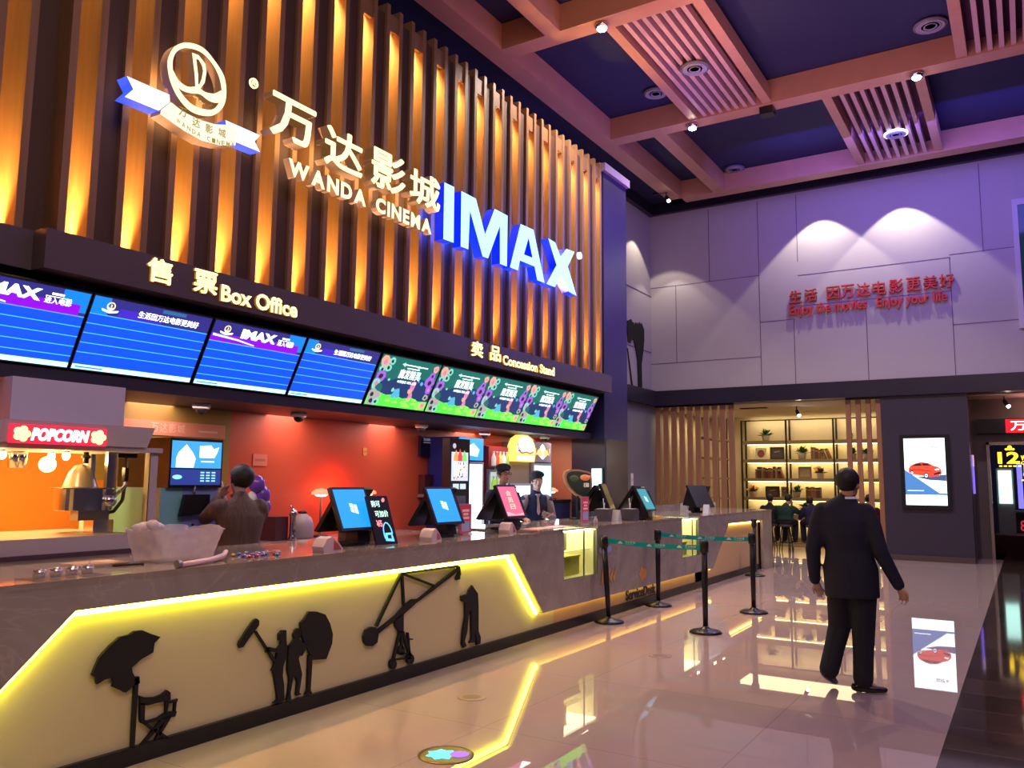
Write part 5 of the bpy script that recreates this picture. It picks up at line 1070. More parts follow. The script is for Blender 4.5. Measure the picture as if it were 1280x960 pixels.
# ------------------------------------------------------------------ reading room behind the far wall
m = MB(); m.box(-8.3, -2.72, 24.5, 24.6, 0, 3.7); m.struct('wall_far.004', mat('wall_cream', (.70,.60,.42), .6, noise=.04))
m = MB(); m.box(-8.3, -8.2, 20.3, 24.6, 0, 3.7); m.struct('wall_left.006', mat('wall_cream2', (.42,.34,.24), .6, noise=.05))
m = MB(); m.box(-8.2, -2.72, 20.3, 24.6, 3.58, 3.68); m.struct('ceiling.002', mat('ceiling_cream', (.72,.62,.46), .7, noise=.03))
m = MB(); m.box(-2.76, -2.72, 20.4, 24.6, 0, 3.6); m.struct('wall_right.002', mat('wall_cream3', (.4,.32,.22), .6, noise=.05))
M_slat = mat('partition_wood', (.33,.16,.085), .45, noise=.2, nscale=4, stretch=(6,6,.5))
def partition(xs, w, label):
    t = T('slat_partition', label, 'partition', (sum(xs)/len(xs), 20.12, 0))
    for x in xs: m = MB(); m.box(x-w/2,x+w/2,20.08,20.16,.05,3.56); m.part('slat', M_slat, t)
    m = MB(); m.box(min(xs)-w/2,max(xs)+w/2,20.08,20.16,0,.05); m.part('floor_rail', M_black, t)
    m = MB(); m.box(min(xs)-w/2,max(xs)+w/2,20.08,20.16,3.56,3.60); m.part('top_rail', M_black, t)
partition([-8.07+.213*k for k in range(10)], .125, 'tall wooden slat partition left of the bookshelf room')
partition([-3.43+.215*k for k in range(4)], .105, 'narrow wooden slat partition beside the dark wall with the advertising screen')
M_fr = mat('shelf_frame', (.03,.022,.015), .45); M_sh = mat('shelf_board', (.30,.23,.13), .5, noise=.12, nscale=5)
t = T('bookshelf', 'wide wall bookshelf with warm backlit bays', 'bookshelf', (-4.9, 24.3, 0))
XS = [-7.05,-5.78,-4.50,-3.28]; ZS = [.13,.70,1.24,1.78,2.32,2.85]
for x in XS:
    for yy in (24.0, 24.42): m = MB(); m.box(x-.025,x+.025,yy-.02,yy+.02,0,3.45); m.part('upright', M_fr, t)
m = MB(); m.box(-7.07,-2.78,23.98,24.02,3.42,3.45); m.part('top_rail', M_fr, t)
for z in ZS: m = MB(); m.box(-7.02,-2.78,23.99,24.46,z-.09,z); m.part('shelf', M_sh, t)
M_sl = emit('shelf_led', (1,.80,.36), 7)
for z in ZS[1:]: m = MB(); m.box(-7.0,-2.8,24.40,24.44,z-.105,z-.092); m.part('shelf_light', M_sl, t)
for z in ZS[1:]: lamp('AREA', (-4.9,24.30,z-.12), 8, (1,.74,.32), (-4.9,24.48,z-.5), 4.1, .05)
lamp('AREA', (-4.9,24.2,3.5), 16, (1,.78,.45), (-4.9,24.5,2.9), 4, .08)
t = T('side_bookshelf', 'narrow black-framed shelf running along the left side of the reading room', 'bookshelf', (-7.3, 22.5, 0))
for y in (21.2,22.0,22.8,23.5):
    for x in (-7.42,-7.12): m = MB(); m.box(x-.02,x+.02,y-.02,y+.02,0,3.42); m.part('upright', M_fr, t)
for z in ZS: m = MB(); m.box(-7.44,-7.1,21.2,23.5,z-.05,z); m.part('shelf', M_sh, t)
def plant(x, y, z, r, label, leafc=(.05,.14,.03), potc=(.8,.78,.72), flower=None, nm='potted_plant', group=None):
    t = T(nm, label, 'plant', (x, y, z), 0, group); rr = random.Random(int(abs(x*100+z*10)))
    m = MB(); m.lathe([(r*.32,0),(r*.45,r*.6),(r*.47,r*.62),(r*.40,r*.62),(r*.38,r*.5)], (x,y,z), 16); m.part('pot', mat('pot%s' % str(potc), potc, .4), t)
    m = MB()
    for k in range(46):
        a = rr.uniform(0,2*PI); e = rr.uniform(.1,1.25); L = r*rr.uniform(.6,1.1); dv = V((math.cos(a)*math.cos(e), math.sin(a)*math.cos(e), math.sin(e)))
        b = V((x,y,z+r*.6)); tip = b+dv*L-Z_*.1*r*math.cos(e); sd = dv.cross(Z_).normalized()*r*.16; mid = b+dv*L*.6
        m.add([b, mid+sd, tip, mid-sd], [(0,1,2,3),(3,2,1,0)], 0)
    m.part('foliage', mat('leaf%s' % str(leafc), leafc, .5, noise=.4, nscale=20), t)
    if flower:
        m = MB()
        for k in range(16):
            a = rr.uniform(0,2*PI); m.ell((x+r*.75*math.cos(a)*rr.random(), y+r*.6*math.sin(a)*rr.random(), z+r*rr.uniform(.8,1.35)), r*.14, r*.14, r*.11, 0, 8, 6)
        m.part('blossoms', mat('bloom%s' % str(flower), flower, .5, em=flower, es=.25), t)
plant(-6.40,24.2,2.85,.26,'potted plant alone on the top shelf of the left bay'); plant(-5.40,24.2,2.32,.27,'potted plant beside the leaning books on the second shelf'); plant(-4.05,24.2,2.32,.23,'potted plant behind the right slats, left one of two'); plant(-3.7,24.2,2.32,.22,'potted plant behind the right slats, right one of two')
plant(-5.58,24.2,1.24,.25,'potted plant beside the row of books on the fourth shelf'); plant(-4.1,24.2,2.85,.17,'small dark red potted plant on the top shelf behind the slats',(.14,.03,.03),(.7,.6,.5))
plant(-4.92,24.2,1.78,.24,'orange flowering plant in a glass bowl on the middle shelf',(.2,.14,.03),(.85,.82,.75),(.85,.38,.06),'flower_pot'); plant(-6.82,24.2,1.24,.24,'orange flowering plant at the left end of the fourth shelf',(.2,.12,.03),(.8,.75,.6),(.85,.35,.06),'flower_pot')
def frame(x, z, w, h, c1, c2, label, y=24.3, rnd=False):
    t = T('picture_frame', label, 'picture', (x, y, z))
    m = MB(); m.box(x-w/2,x+w/2,y,y+.03,z,z+h); m.part('frame', mat('pf%s' % str(c1), c1, .4), t)
    m = MB()
    if rnd: m.prism([(x+w*.33*math.cos(k*PI/10), z+h*.5+h*.33*math.sin(k*PI/10)) for k in range(20)], (0,y-.004,0), X_, Z_, .003)
    else: m.box(x-w*.38,x+w*.38,y-.004,y,z+h*.15,z+h*.85); m.prism([(x-w*.2,z+h*.55),(x+w*.2,z+h*.62),(x+w*.2,z+h*.7),(x-w*.2,z+h*.63)], (0,y-.006,0), X_, Z_, .001, 1)
    m.part('picture', [mat('pc%s' % str(c2), c2, .5, noise=.3, nscale=12), mat('pcl', (.5,.45,.35), .5)], t)
frame(-6.58,2.32,.32,.34,(.85,.82,.76),(.35,.12,.10),'white framed picture with a round red motif on the second shelf',rnd=True); frame(-6.12,2.32,.40,.36,(.06,.055,.06),(.10,.10,.13),'dark framed picture beside the white one on the second shelf')
frame(-6.28,1.24,.40,.31,(.05,.035,.03),(.14,.09,.07),'dark framed picture on the fourth shelf of the left bay'); frame(-5.93,1.24,.2,.30,(.35,.30,.25),(.22,.19,.17),'grey framed picture at the right end of the fourth shelf'); frame(-5.36,1.78,.36,.33,(.30,.22,.13),(.45,.36,.24),'tan framed picture on the middle shelf left of the orange flowers')
def books(x0, x1, z, hs, shelf, leanR=True):
    rr = random.Random(int(x0*-100)); x = x0; cols = [(.20,.07,.04),(.28,.13,.07),(.10,.05,.04),(.30,.2,.12),(.16,.05,.05)]; k = 0
    while x < x1:
        w = rr.uniform(.045,.075); h = rr.uniform(*hs); c = cols[rr.randrange(5)]; ln = .35 if (leanR and x > x1-.16) else (-.3 if x < x0+.09 and leanR else 0)
        m = MB(); m.box(0,w,0,.2,0,h); m.box(.004,w-.004,-.001,.0,h*.72,h*.8,1); m.box(.006,w-.006,.004,.2,h,h+.001,2)
        m.xform(Matrix.Translation((x+(w*.2 if ln>0 else 0),24.15,z+(w*math.sin(abs(ln)) if ln>0 else (w*math.sin(-ln)*0)))) @ Matrix.Rotation(-ln if ln>0 else ln*-0.0,4,'Y'))
        mn = min(p.z for p in m.v); m.xform(Matrix.Translation((0,0,z-mn)))
        m.thing('book', shelf, 'book', [mat('book%s' % str(c), c, .6), mat('book_band', (.5,.4,.25), .5), mat('book_pages', (.7,.65,.5), .7)], shelf.replace('brown bound book in ', ''))
        x += w+.006+(.05 if ln > 0 else 0); k += 1
books(-6.72,-5.92,1.78,(.24,.33),'brown bound book in the long row on the middle shelf of the left bay'); books(-5.15,-4.68,2.32,(.26,.34),'brown bound book in the leaning row beside the plant on the second shelf'); books(-5.32,-4.98,1.24,(.26,.33),'brown bound book in the short row on the fourth shelf', False)
# reading table and stools
M_tbl = mat('table_wood', (.38,.26,.14), .4, noise=.12)
t = T('reading_table', 'long light wood reading table in front of the bookshelf', 'table', (-5.1, 21.75, 0))
m = MB(); m.box(-6.4,-3.2,21.45,22.1,.80,.86); m.part('tabletop', M_tbl, t)
for x in (-6.3,-3.3):
    for y in (21.5,22.05): m = MB(); m.box(x-.03,x+.03,y-.03,y+.03,0,.80); m.part('leg', M_fr, t)
plant(-4.78,21.7,.86,.25,'leafy potted plant on the reading table')
def stool(x, y, label):
    t = T('bar_stool', label, 'stool', (x, y, 0))
    m = MB(); m.lathe([(.16,0),(.17,.02),(.17,.05),(.13,.06)], (x,y,.58), 20); m.part('seat', mat('stool_seat', (.06,.05,.05), .5), t)
    for k in range(4):
        a = PI/4+k*PI/2; m = MB(); m.tube([(x+.10*math.cos(a),y+.10*math.sin(a),.58),(x+.19*math.cos(a),y+.19*math.sin(a),0)], .014, 8); m.part('leg', M_fr, t)
    m = MB(); m.tube([(x+.15*math.cos(k*PI/8),y+.15*math.sin(k*PI/8),.2) for k in range(17)], .009, 6); m.part('foot_ring', M_fr, t)
stool(-5.55,21.15,'dark stool under the person in black'); stool(-5.12,20.95,'dark stool under the person in green'); stool(-4.5,21.05,'dark stool under the person in navy'); stool(-3.22,21.15,'dark stool behind the right slats')
trackspot(-4.9, 21.5, 3.58, 'small track spotlight on the cream ceiling of the reading room')
m = MB(); m.box(-6.3,-5.6,21.3,21.5,3.56,3.58); m.box(-6.28,-5.62,21.32,21.48,3.555,3.56,1); m.thing('air_grille', 'slim dark air grille in the cream ceiling of the reading room', 'vent', [M_fr, mat('grille_br', (.12,.07,.04), .5)])
lamp('AREA', (-7.6,22.4,3.3), 25, (1,.74,.4), (-8.2,22.4,1.5), 2.5, .2); lamp('AREA', (-5.2,22.3,3.5), 45, (1,.74,.42), (-5.2,22.3,0), 3, 1.5)
lamp('POINT', (1,24,3.2), 25, (1,.75,.55), size=.2); lamp('POINT', (.3,20.9,3.3), 16, (1,.45,.4), size=.1); lamp('POINT', (1,27,2.4), 40, (.35,.35,1), size=.3)
# white light spilling out of the fridges
lamp('AREA', (-6.5,9.6,1.3), 10, (.75,.9,1), (-4,9.6,1.2), .4, 1.2); lamp('AREA', (-6.45,11.3,1.3), 14, (.8,.93,1), (-4,11,1.2), .8, 1.2)
# ------------------------------------------------------------------ people
def loft(m, pts, rads, side=None, n=14, cap=True, flat0=False):
    """closed tube of elliptical rings; rads are r or (side radius, depth radius)"""
    P_ = [V(p) for p in pts]; R_ = [(r, r) if not isinstance(r, tuple) else r for r in rads]; k = len(P_)
    D = [(P_[min(i+1,k-1)]-P_[max(i-1,0)]).normalized() for i in range(k)]
    if cap:
        a, b = R_[0]; e = min(a, b)
        if flat0: e = .012
        P_ = [P_[0]-D[0]*e*.85, P_[0]-D[0]*e*.5]+P_+[P_[-1]+D[-1]*min(R_[-1])*.5, P_[-1]+D[-1]*min(R_[-1])*.85]
        R_ = ([(a*.97,b*.97),(a,b)] if flat0 else [(a*.45,b*.45),(a*.83,b*.83)])+R_+[(R_[-1][0]*.83,R_[-1][1]*.83),(R_[-1][0]*.45,R_[-1][1]*.45)]
        D = [D[0],D[0]]+D+[D[-1],D[-1]]; k += 4
    vs = []
    sd = V(side) if side is not None else None
    u = V((1,0,0)) if abs(D[0].x) < .9 else V((0,1,0))
    for i in range(k):
        s_ = sd if sd is not None else u
        a = (s_-D[i]*s_.dot(D[i])).normalized(); b = D[i].cross(a); u = a
        for j in range(n):
            t = 2*PI*j/n; vs.append(P_[i]+a*R_[i][0]*math.cos(t)+b*R_[i][1]*math.sin(t))
    fs = [[i*n+j, i*n+(j+1)%n, (i+1)*n+(j+1)%n, (i+1)*n+j] for i in range(k-1) for j in range(n)]
    fs += [[j for j in reversed(range(n))], [(k-1)*n+j for j in range(n)]]
    m.add(vs, fs, 0, True); return m
def remesh(m, voxel, smooth=3, deform=None):
    me = bpy.data.meshes.new('tmp'); me.from_pydata([tuple(p) for p in m.v], [], m.f)
    bm = bmesh.new(); bm.from_mesh(me); bmesh.ops.recalc_face_normals(bm, faces=bm.faces); bm.to_mesh(me); bm.free()
    o = bpy.data.objects.new('tmp', me); COL.objects.link(o); md = o.modifiers.new('r', 'REMESH'); md.mode = 'VOXEL'; md.voxel_size = voxel
    bpy.context.view_layer.update(); ev = o.evaluated_get(bpy.context.evaluated_depsgraph_get()); m2 = bpy.data.meshes.new_from_object(ev)
    bm = bmesh.new(); bm.from_mesh(m2)
    for _ in range(smooth): bmesh.ops.smooth_vert(bm, verts=bm.verts, factor=.5, use_axis_x=True, use_axis_y=True, use_axis_z=True)
    r = MB(); bm.verts.index_update()
    r.add([v.co.copy() for v in bm.verts], [[v.index for v in f.verts] for f in bm.faces], 0, True); bm.free()
    bpy.data.objects.remove(o); bpy.data.meshes.remove(me); bpy.data.meshes.remove(m2)
    return r
def hand(m, w, d, pn, side, curl=.35, sc=1.0, spread=.12):
    """palm, four unequal bent fingers and a thumb; w wrist, d pointing direction, pn palm normal, side=+1 thumb on the right of d"""
    w = V(w); d = V(d).normalized(); pn = V(pn); pn = (pn-d*pn.dot(d)).normalized(); s = d.cross(pn)*side
    loft(m, [w-d*.02*sc, w+d*.02*sc, w+d*.06*sc, w+d*.088*sc], [(.026*sc,.020*sc),(.034*sc,.018*sc),(.041*sc,.017*sc),(.038*sc,.014*sc)], s, 12)
    for k, (o, L) in enumerate([(.030,.068),(.010,.078),(-.011,.072),(-.030,.056)]):
        L *= sc; b = w+d*(.085-.006*abs(k-1))*sc+s*o*sc; dd = (d+s*spread*(1.2-k*.8)).normalized()
        p = [b-d*.015*sc, b]; ang = 0; cur = b
        for q, f in enumerate((.45,.32,.23)):
            ang += curl*(.5+.4*q); cur = cur+(dd*math.cos(ang)+pn*math.sin(ang))*L*f; p.append(cur)
        loft(m, p, [.0092*sc,.0092*sc,.0088*sc,.0080*sc,.0066*sc], s, 8)
    b = w+d*.03*sc+s*.028*sc
    loft(m, [b-s*.01*sc, b+s*.018*sc+d*.02*sc, b+s*.030*sc+d*.045*sc+pn*.012*sc, b+s*.032*sc+d*.066*sc+pn*.022*sc], [.013*sc,.012*sc,.0098*sc,.0075*sc], pn, 8)
def person(label, loc, rz, J, top, bottom, skin=(.50,.30,.22), hair=(.012,.010,.010), bulk=1.0, vox=.011, hem=.0, sleeves=None, beret=None, glasses=False, collar=None, female=False, wide=1.0, hairlong=False, tie=None, hv=1.0, tor=None, legs=(.105,.095,.076,.070,.068), stripes=False, shoe=(.01,.01,.012)):
    t = T('person', label, 'person', loc, rz); R = Matrix.Translation(loc) @ Matrix.Rotation(rz, 4, 'Z')
    J = {k: V(v) if isinstance(v, tuple) else v for k, v in J.items()}
    M_skin = mat('skin%s' % str(skin), skin, .5, noise=.05)
    def put(m, n, mt, par=t, lb=None): m.xform(R); return m.part(n, mt, par, lb)
    sh = J['shR']-J['shL']; hp = J['hipR']-J['hipL']; mid = (J['shR']+J['shL'])/2; pel = (J['hipR']+J['hipL'])/2
    H = J['head']; hy = J.get('hyaw', 0); ht = J.get('htilt', 0)
    HR = Matrix.Rotation(hy, 3, 'Z') @ Matrix.Rotation(-ht, 3, 'X') @ Matrix.Rotation(J.get('hroll', 0), 3, 'Y')
    h = lambda x, y, z: H+HR@V((x,y,z))
    # ---- body: one continuous skin
    b = MB()
    b.ell(h(0,-.012,.03), .074, .092, .090, 0, 18, 12, HR); b.ell(h(0,.018,-.045), .058, .068, .070, 0, 16, 10, HR)
    b.ell(h(0,.060,-.088), .026, .024, .020, 0, 10, 8, HR)                                             # chin
    loft(b, [h(0,.082,.022), h(0,.096,-.008), h(0,.100,-.022)], [.009,.012,.015], HR@X_, 10)              # nose
    b.ell(h(0,.078,.040), .050, .016, .012, 0, 12, 8, HR)                                              # brow
    for s in (-1, 1):
        b.ell(h(s*.076,-.010,-.008), .010, .020, .032, 0, 10, 8, HR); b.ell(h(s*.042,.055,-.025), .022, .024, .022, 0, 10, 8, HR)
    b.ell(h(0,.082,-.050), .024, .012, .007, 0, 10, 6, HR); b.ell(h(0,.079,-.062), .020, .012, .008, 0, 10, 6, HR)
    loft(b, [h(0,-.02,-.05), (h(0,-.02,-.10)+J['neck'])/2, J['neck']-Z_*.03], [.054,.053,.062], sh, 12)
    loft(b, [pel-Z_*.04, pel+Z_*.06, pel.lerp(mid,.42), pel.lerp(mid,.75), mid-Z_*.03, J['neck']-Z_*.02], [(.135,.095),(.14,.095),(.115,.085),(.135,.09),(.13,.075),(.06,.055)], sh, 16)
    for s in 'LR':
        loft(b, [J['sh'+s], J['el'+s], J['wr'+s]], [.045,.036,.026], None, 12)
        tip = J.get('tip'+s, J['wr'+s]+(J['wr'+s]-J['el'+s]).normalized()); d = tip-J['wr'+s]
        pn = J.get('pn'+s, V((1 if s == 'L' else -1,0,0)))
        dn = d.normalized(); side = 1 if s == 'L' else -1
        hand(b, J['wr'+s], d, pn, J.get('th'+s, side), J.get('curl'+s, .35), 1.0, J.get('spr'+s, .12))
        loft(b, [J['hip'+s], J['kn'+s], J['an'+s]], [.075,.055,.04], None, 12); loft(b, [J['an'+s], (J['an'+s]+J['toe'+s])/2-Z_*.01, J['toe'+s]], [.026,.02,.016], None, 10)
    put(remesh(b, vox, 2), 'body', M_skin)
    # ---- face details
    for s in (-1, 1):
        m = MB(); m.ell(h(s*.031,.080,.014), .013, .006, .006, 0, 10, 6, HR); m.ell(h(s*.031,.0855,.014), .0055, .0025, .0055, 1, 8, 6, HR)
        m.v = m.v; put(m, 'eye', [mat('eye_white', (.75,.72,.7), .3), mat('iris_dark', (.02,.012,.01), .2)])
        m = MB(); loft(m, [h(s*.014,.090,.036), h(s*.032,.090,.040), h(s*.050,.078,.034)], [.004,.004,.003], Z_, 6); put(m, 'eyebrow', mat('brow_dark', (.02,.014,.012), .7))
    m = MB(); m.ell(h(0,.0895,-.055), .020, .005, .006, 0, 10, 6, HR); put(m, 'mouth', mat('lips', (.42,.14,.13), .45))
    # ---- hair: cap over crown and nape
    m = MB(); e = MB(); e.ell((0,-.016,.034), .083*hv, .101*hv, .098*(.5+hv*.5), 0, 36, 24)
    keep = []
    for f in e.f:
        c = sum((e.v[i] for i in f), V((0,0,0)))/len(f)
        lim = -.085 if c.y < -.03 else (.0 if c.y < .03 else .062)
        if hairlong: lim = -.09 if c.y < .0 else (-.03 if c.y < .03 else .055)
        if c.z > lim: keep.append(f)
    rr = random.Random(3); jit = [V((rr.uniform(-1,1),rr.uniform(-1,1),rr.uniform(-1,1)))*.0025 for _ in e.v]
    m.add([H+HR@(p+q) for p, q in zip(e.v, jit)], keep, 0, True)
    m.add([H+HR@(V((p.x*.93,p.y*.93,p.z*.93))) for p in e.v], [f[::-1] for f in keep], 0, True)
    put(m, 'hair', mat('hair%s' % str(hair), hair, .55, noise=.3, nscale=40))
    # ---- clothes
    B_ = bulk; c_hem = pel+V((0,0,hem))
    m = MB()
    tw = wide
    tr = tor or [(.185,.135),(.185,.135),(.165,.120),(.19,.130),(.205,.125),(.17,.098)]
    loft(m, [c_hem, pel.lerp(mid,.12) if hem < .05 else c_hem+Z_*.03, pel.lerp(mid,.40), pel.lerp(mid,.68), pel.lerp(mid,.86), mid+Z_*.012, J['neck']+Z_*.005],
         [(a*B_*tw,b*B_) for a, b in tr]+[(.072,.066)], sh, 20, True, hem < .05)
    sl = m if sleeves is None else MB()
    for s in 'LR':
        dd = (J['wr'+s]-J['el'+s]).normalized()
        loft(sl, [J['sh'+s].lerp(mid,.12), J['sh'+s].lerp(J['el'+s],.35), J['el'+s], J['wr'+s]-dd*.005], [.078*B_,.070*B_,.058*B_,.044*B_], None, 14)
        if sleeves is not None: loft(m, [J['sh'+s].lerp(mid,.3), J['sh'+s].lerp(J['el'+s],.06)], [.074*B_,.076*B_], None, 14)
    M_top = mat('cloth%s' % str(top), top, .8, noise=.18, nscale=30) if not stripes else mat('quilt%s' % str(top), top, .75, noise=.55, nscale=9, stretch=(6,6,.25))
    put(remesh(m, max(vox,.011), 3), 'top', M_top)
    if sleeves is not None: put(remesh(sl, max(vox,.011), 2), 'shirt_sleeves', mat('cloth%s' % str(sleeves), sleeves, .8, noise=.1, nscale=30))
    m = MB()
    loft(m, [pel+Z_*.08, pel, pel-Z_*.06], [(.155*B_*tw,.115*B_),(.165*tw,.12),(.15*tw,.11)], hp, 18)
    for s in 'LR':
        k = J['kn'+s]; a = J['an'+s]; loft(m, [J['hip'+s], J['hip'+s].lerp(k,.4), k, k.lerp(a,.5), a], list(legs), None, 14)
    put(remesh(m, max(vox,.011), 3), 'trousers', mat('cloth%s' % str(bottom), bottom, .8, noise=.15, nscale=30))
    for s in 'LR':
        a = J['an'+s]; to = J['toe'+s]; f = (to-a); f.z = 0 if abs(f.z) < .12 else f.z; f = f.normalized() if f.length > 1e-4 else Y_
        heel = V(J.get('heel'+s, (a.x-f.x*.05, a.y-f.y*.05, max(.03, a.z-.06))))
        m = MB(); loft(m, [heel, heel.lerp(to,.35), heel.lerp(to,.7), to], [(.038,.034),(.040,.036),(.046,.028),(.036,.022)], (to-heel).cross(Z_), 12); loft(m, [a, heel.lerp(to,.2)], [.042,.04], None, 10)
        put(remesh(m, .009, 2), 'shoe', mat('shoe%s' % str(shoe), shoe, .25))
    if collar:
        m = MB(); n = J['neck']; q = []
        for i in range(24):
            a = 2*PI*i/24; q.append((math.cos(a), math.sin(a)))
        sx = sh.normalized(); fy = Z_.cross(sx)
        vs = []
        for z, r in ((-.005,.068),(.012,.063),(.015,.066),(-.005,.074)):
            for ca, sa in q: vs.append(n+sx*ca*r+fy*sa*r*.95+Z_*(z-.012*sa*(1 if sa > 0 else 0)*2))
        m.add(vs, [[i*24+j, i*24+(j+1)%24, (i+1)*24+(j+1)%24, (i+1)*24+j] for i in range(3) for j in range(24)], 0, True)
        put(m, 'shirt_collar', mat('collar%s' % str(collar), collar, .7))
        if tie:
            m = MB(); c = n+fy*.070-Z_*.01; ch = pel.lerp(mid,.62)+fy*.14*B_
            m.prism([(-.018,0),(.018,0),(.024,-.03),(.012,-.05),(-.012,-.05),(-.024,-.03)], c, sx, Z_, .012); dz = (ch-c).normalized()
            m.prism([(-.010,-.04),(.010,-.04),(.024,-.26),(0,-.30),(-.024,-.26)], c, sx, -dz, .008); put(m, 'tie', mat('tie%s' % str(tie), tie, .6))
    if beret:
        m = MB(); e = MB(); e.ell(h(-.015,-.03,.105), .105, .118, .050, 0, 20, 12, HR @ Matrix.Rotation(-.22,3,'Y') @ Matrix.Rotation(.22,3,'X')); loft(e, [h(0,-.015,.058), h(0,-.012,.085)], [(.083,.100),(.088,.106)], HR@X_, 18)
        loft(e, [h(-.01,-.02,.145), h(-.01,-.02,.165)], [.007,.005], X_, 8); put(remesh(e, .008, 2), 'beret', mat('beret%s' % str(beret), beret, .85, noise=.2, nscale=40))
    if glasses:
        m = MB()
        for s in (-1, 1): m.tube([h(s*.033+.026*math.cos(a*PI/6), .099, .012+.019*math.sin(a*PI/6)) for a in range(13)], .0035, 6); m.tube([h(s*.058,.097,.018), h(s*.078,-.01,.010)], .003, 6)
        m.tube([h(-.008,.100,.014), h(.008,.100,.014)], .003, 6); put(m, 'glasses', mat('glasses_red', (.12,.01,.015), .3))
    return t
# the man in the dark suit walking away across the floor
t = person('man in a dark suit walking away across the shiny floor', (-1.25,7.22,0), 0.0, dict(
    head=(.0,.0,1.645), hyaw=-.30, htilt=-.05, neck=(-.012,-.005,1.53), shL=(-.225,-.01,1.42), shR=(.135,.0,1.42),
    elL=(-.285,-.06,1.11), elR=(.225,-.06,1.12), wrL=(-.295,.02,.855), wrR=(.345,-.01,.855), tipL=(-.255,.05,.72), tipR=(.40,.0,.70), pnL=(.5,-.5,.0), pnR=(-.6,-.8,0), thL=1, thR=-1,
    curlL=.45, curlR=.5, sprR=.30, hipL=(-.085,.0,.90), hipR=(.075,.0,.90), knL=(-.125,.08,.49), knR=(.065,.03,.49), anL=(-.195,-.04,.155), anR=(.05,.02,.10),
    toeL=(-.185,.10,.035), toeR=(.20,.08,.028), heelL=(-.225,-.07,.14), heelR=(-.01,.0,.04)), (.011,.012,.030), (.010,.010,.022), collar=(.75,.73,.75), vox=.0085, hem=-.15, wide=1.0, bulk=1.06, hv=1.07, tor=[(.197,.145),(.200,.145),(.168,.125),(.195,.135),(.21,.125),(.19,.105)], legs=[.118,.108,.090,.080,.078])
# staff behind the counter
person('staff member with glasses and black beret behind the pink screen', (-6.0,9.36,0), -1.95, dict(
    head=(.0,.05,1.715), htilt=-.12, hyaw=.0, neck=(0,0,1.55), shL=(-.19,0,1.46), shR=(.19,0,1.46), elL=(-.24,.06,1.17), elR=(.24,.06,1.17), wrL=(-.17,.28,1.15), wrR=(.17,.28,1.15),
    pnL=(0,0,-1), pnR=(0,0,-1), hipL=(-.09,0,.95), hipR=(.09,0,.95), knL=(-.1,.02,.51), knR=(.1,.02,.51), anL=(-.1,0,.09), anR=(.1,0,.09), toeL=(-.11,.14,.03), toeR=(.11,.14,.03)),
    (.018,.022,.075), (.015,.015,.03), beret=(.015,.015,.028), glasses=True, collar=(.75,.7,.72), hem=.02)
person('staff member in a navy vest and beret leaning by the bull fridge', (-6.0,10.28,0), -2.30, dict(
    head=(.0,.05,1.635), hyaw=-.1, htilt=.0, hroll=.08, neck=(0,.02,1.475), shL=(-.175,.0,1.385), shR=(.175,.0,1.385), elL=(-.24,.04,1.12), elR=(.27,.06,1.14), wrL=(-.10,.20,1.17), wrR=(.30,.38,1.15),
    tipR=(.31,.52,1.125), pnL=(0,-1,0), pnR=(0,0,-1), curlR=.7, hipL=(-.09,-.05,.90), hipR=(.09,-.05,.90), knL=(-.1,.0,.49), knR=(.1,.0,.49), anL=(-.1,-.03,.09), anR=(.1,-.03,.09), toeL=(-.11,.11,.03), toeR=(.11,.11,.03)),
    (.015,.022,.08), (.015,.015,.03), skin=(.56,.36,.28), sleeves=(.30,.27,.28), beret=(.02,.016,.03), collar=(.8,.78,.78), tie=(.55,.42,.42), hem=.02, female=True, wide=.92)
person('person in a brown quilted jacket seen from behind with hands raised to the face', (-6.02,5.05,0), 1.15, dict(
    head=(.0,.05,1.635), hyaw=.5, htilt=-.15, neck=(0,0,1.475), shL=(-.19,0,1.385), shR=(.19,0,1.385), elL=(-.27,.15,1.28), elR=(.22,.18,1.22), wrL=(-.13,.23,1.46), wrR=(.05,.27,1.42), tipL=(-.08,.20,1.60), tipR=(.03,.24,1.56),
    pnL=(.5,-.8,0), pnR=(-.5,-.8,0), hipL=(-.09,0,.90), hipR=(.09,0,.90), knL=(-.1,.02,.49), knR=(.1,.02,.49), anL=(-.1,0,.09), anR=(.1,0,.09), toeL=(-.11,.14,.03), toeR=(.11,.14,.03)),
    (.135,.085,.06), (.015,.013,.018), bulk=1.10, hem=.06, hv=1.22, hairlong=True, collar=(.10,.06,.045), stripes=True)
# readers at the long table
SIT = dict(head=(0,.12,1.16), neck=(0,.06,1.02), shL=(-.18,.03,.94), shR=(.18,.03,.94), elL=(-.25,.16,.72), elR=(.25,.16,.72), wrL=(-.12,.38,.89), wrR=(.12,.38,.89), pnL=(0,0,-1), pnR=(0,0,-1),
    hipL=(-.09,.0,.635), hipR=(.09,.0,.635), knL=(-.13,.36,.60), knR=(.13,.36,.60), anL=(-.13,.30,.20), anR=(.13,.30,.20), toeL=(-.13,.44,.15), toeR=(.13,.44,.15))
def sit(label, x, y, rz, top, bottom, **kw):
    J = dict(SIT); J.update(kw.pop('J', {})); person(label, (x,y,0), rz, J, top, bottom, vox=.014, hem=.02, **kw)
for k_ in ('head','neck','shL','shR','elL','elR','wrL','wrR','hipL','hipR','knL','knR','anL','anR','toeL','toeR'): SIT[k_] = tuple(V(SIT[k_])+V((0,0,.08)))
sit('seated reader in black with back turned, left one at the reading table', -5.55, 21.15, .1, (.010,.009,.012), (.02,.018,.02))
sit('seated reader in dark green leaning right, beside the plant on the table', -5.12, 20.95, -.1, (.006,.040,.026), (.012,.012,.015), J=dict(head=(.05,.14,1.25), hyaw=-.4, wrR=(.32,.40,1.0), elR=(.30,.18,.92)), bulk=1.12)
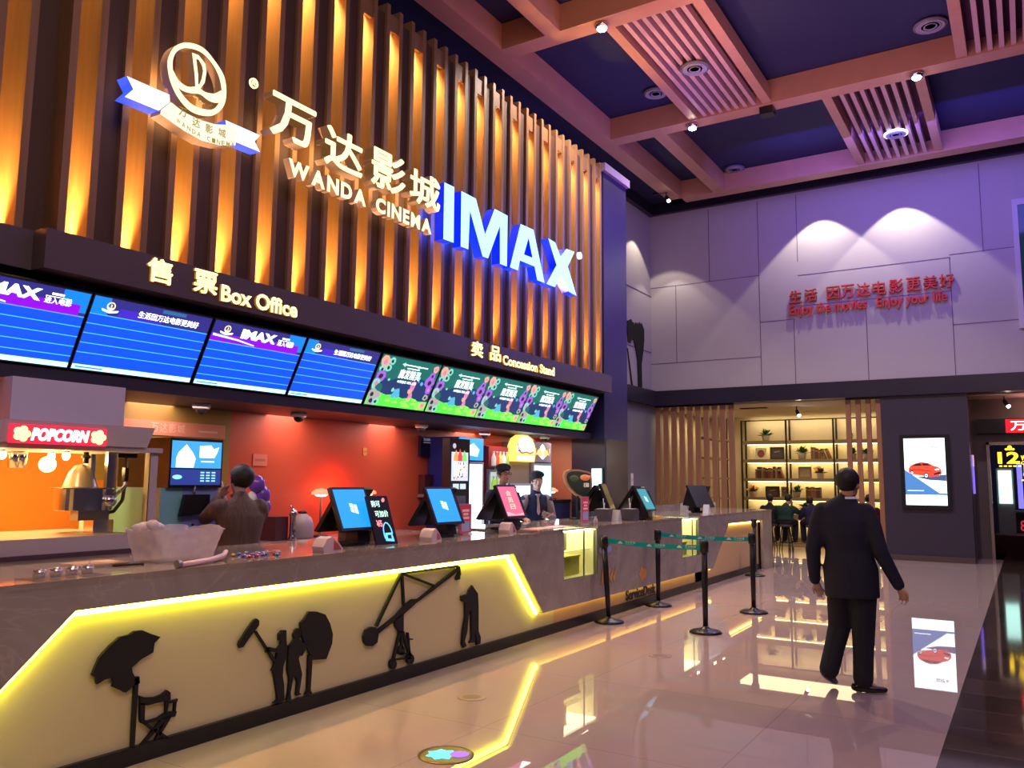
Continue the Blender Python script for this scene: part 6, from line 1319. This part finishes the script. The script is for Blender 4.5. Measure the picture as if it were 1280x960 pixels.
sit('seated reader in navy right of the table plant, partly hidden by the suited man', -4.50, 21.05, .5, (.014,.014,.05), (.012,.012,.02), J=dict(head=(-.02,.14,1.20)))
sit('seated person in dark red behind the narrow slat partition', -3.22, 21.15, .2, (.16,.03,.045), (.02,.015,.02), J=dict(head=(0,.1,1.27)), skin=(.5,.25,.22), hairlong=True)
m = MB(); m.tube([(-5.58,9.78,1.135),(-5.50,9.90,1.21)], .006, 6); m.ell((-5.50,9.90,1.21),.008,.008,.008)
m.thing('pen', 'red pen in the hand of the staff member leaning on the counter', 'pen', mat('pen_red', (.8,.08,.12), .3, em=(.8,.05,.1), es=.3))
# ------------------------------------------------------------------ light and look
for x in (-3.85, -2.1): lamp('SPOT', (x,19.42,8.47), 300, (1,.88,.66), (x,19.43,0), .03, spot=88, blend=.14)
lamp('SPOT', (-7.5,19.42,7.5), 40, (1,.85,.7), (-7.5,19.43,0), .03, spot=88, blend=.3)
lamp('SPOT', (-7.65,18.9,8.3), 130, (1,.86,.62), (-7.7,18.9,0), .03, spot=88, blend=.15)
# added fill lamps, no fixtures: violet and blue ambient, warm on booth and beams
lamp('AREA', (-1.5,16.8,8.3), 150, (.20,.14,1), (-1.5,20,7), 6, 1.0)
lamp('AREA', (2.5,9,8.2), 230, (.50,.27,.85), (2.5,9,0), 4, 10)
lamp('AREA', (1,1,7.5), 250, (1,.68,.62), (-3,5,0), 4, 4)
lamp('AREA', (-2.5,13,5.5), 85, (.12,.09,1), (-2.5,13,9), 5, 6)
lamp('AREA', (-2.8,11,6.0), 150, (1,.42,.26), (-2.8,12,9), 4, 8)
lamp('AREA', (-3.5,14.5,6.0), 120, (.12,.09,1), (-6.2,13.0,5), 2, 3)
# halo light of the letter signs on the fins
lamp('AREA', (-5.88,9.3,4.8), 60, (.03,.08,1), (-6.5,9.3,4.8), 3.4, .5); lamp('AREA', (-5.88,6.2,4.9), 10, (1,.6,.25), (-6.5,6.2,4.9), 2.4, .3); lamp('AREA', (-5.88,4.2,4.8), 6, (1,.6,.25), (-6.5,4.2,4.8), .8, .4)
w = bpy.data.worlds.new('world'); SC.world = w; w.use_nodes = True
w.node_tree.nodes['Background'].inputs[0].default_value = (.16,.11,.19,1); w.node_tree.nodes['Background'].inputs[1].default_value = .22
SC.view_settings.view_transform = 'Standard'; SC.view_settings.look = 'None'; SC.view_settings.exposure = 0
SC.cycles.use_light_tree = True; SC.cycles.max_bounces = 8; SC.cycles.glossy_bounces = 4; SC.cycles.transmission_bounces = 6; SC.cycles.transparent_max_bounces = 12; SC.cycles.sample_clamp_indirect = 6; SC.cycles.use_denoising = True
SC.cycles.caustics_reflective = False; SC.cycles.caustics_refractive = False
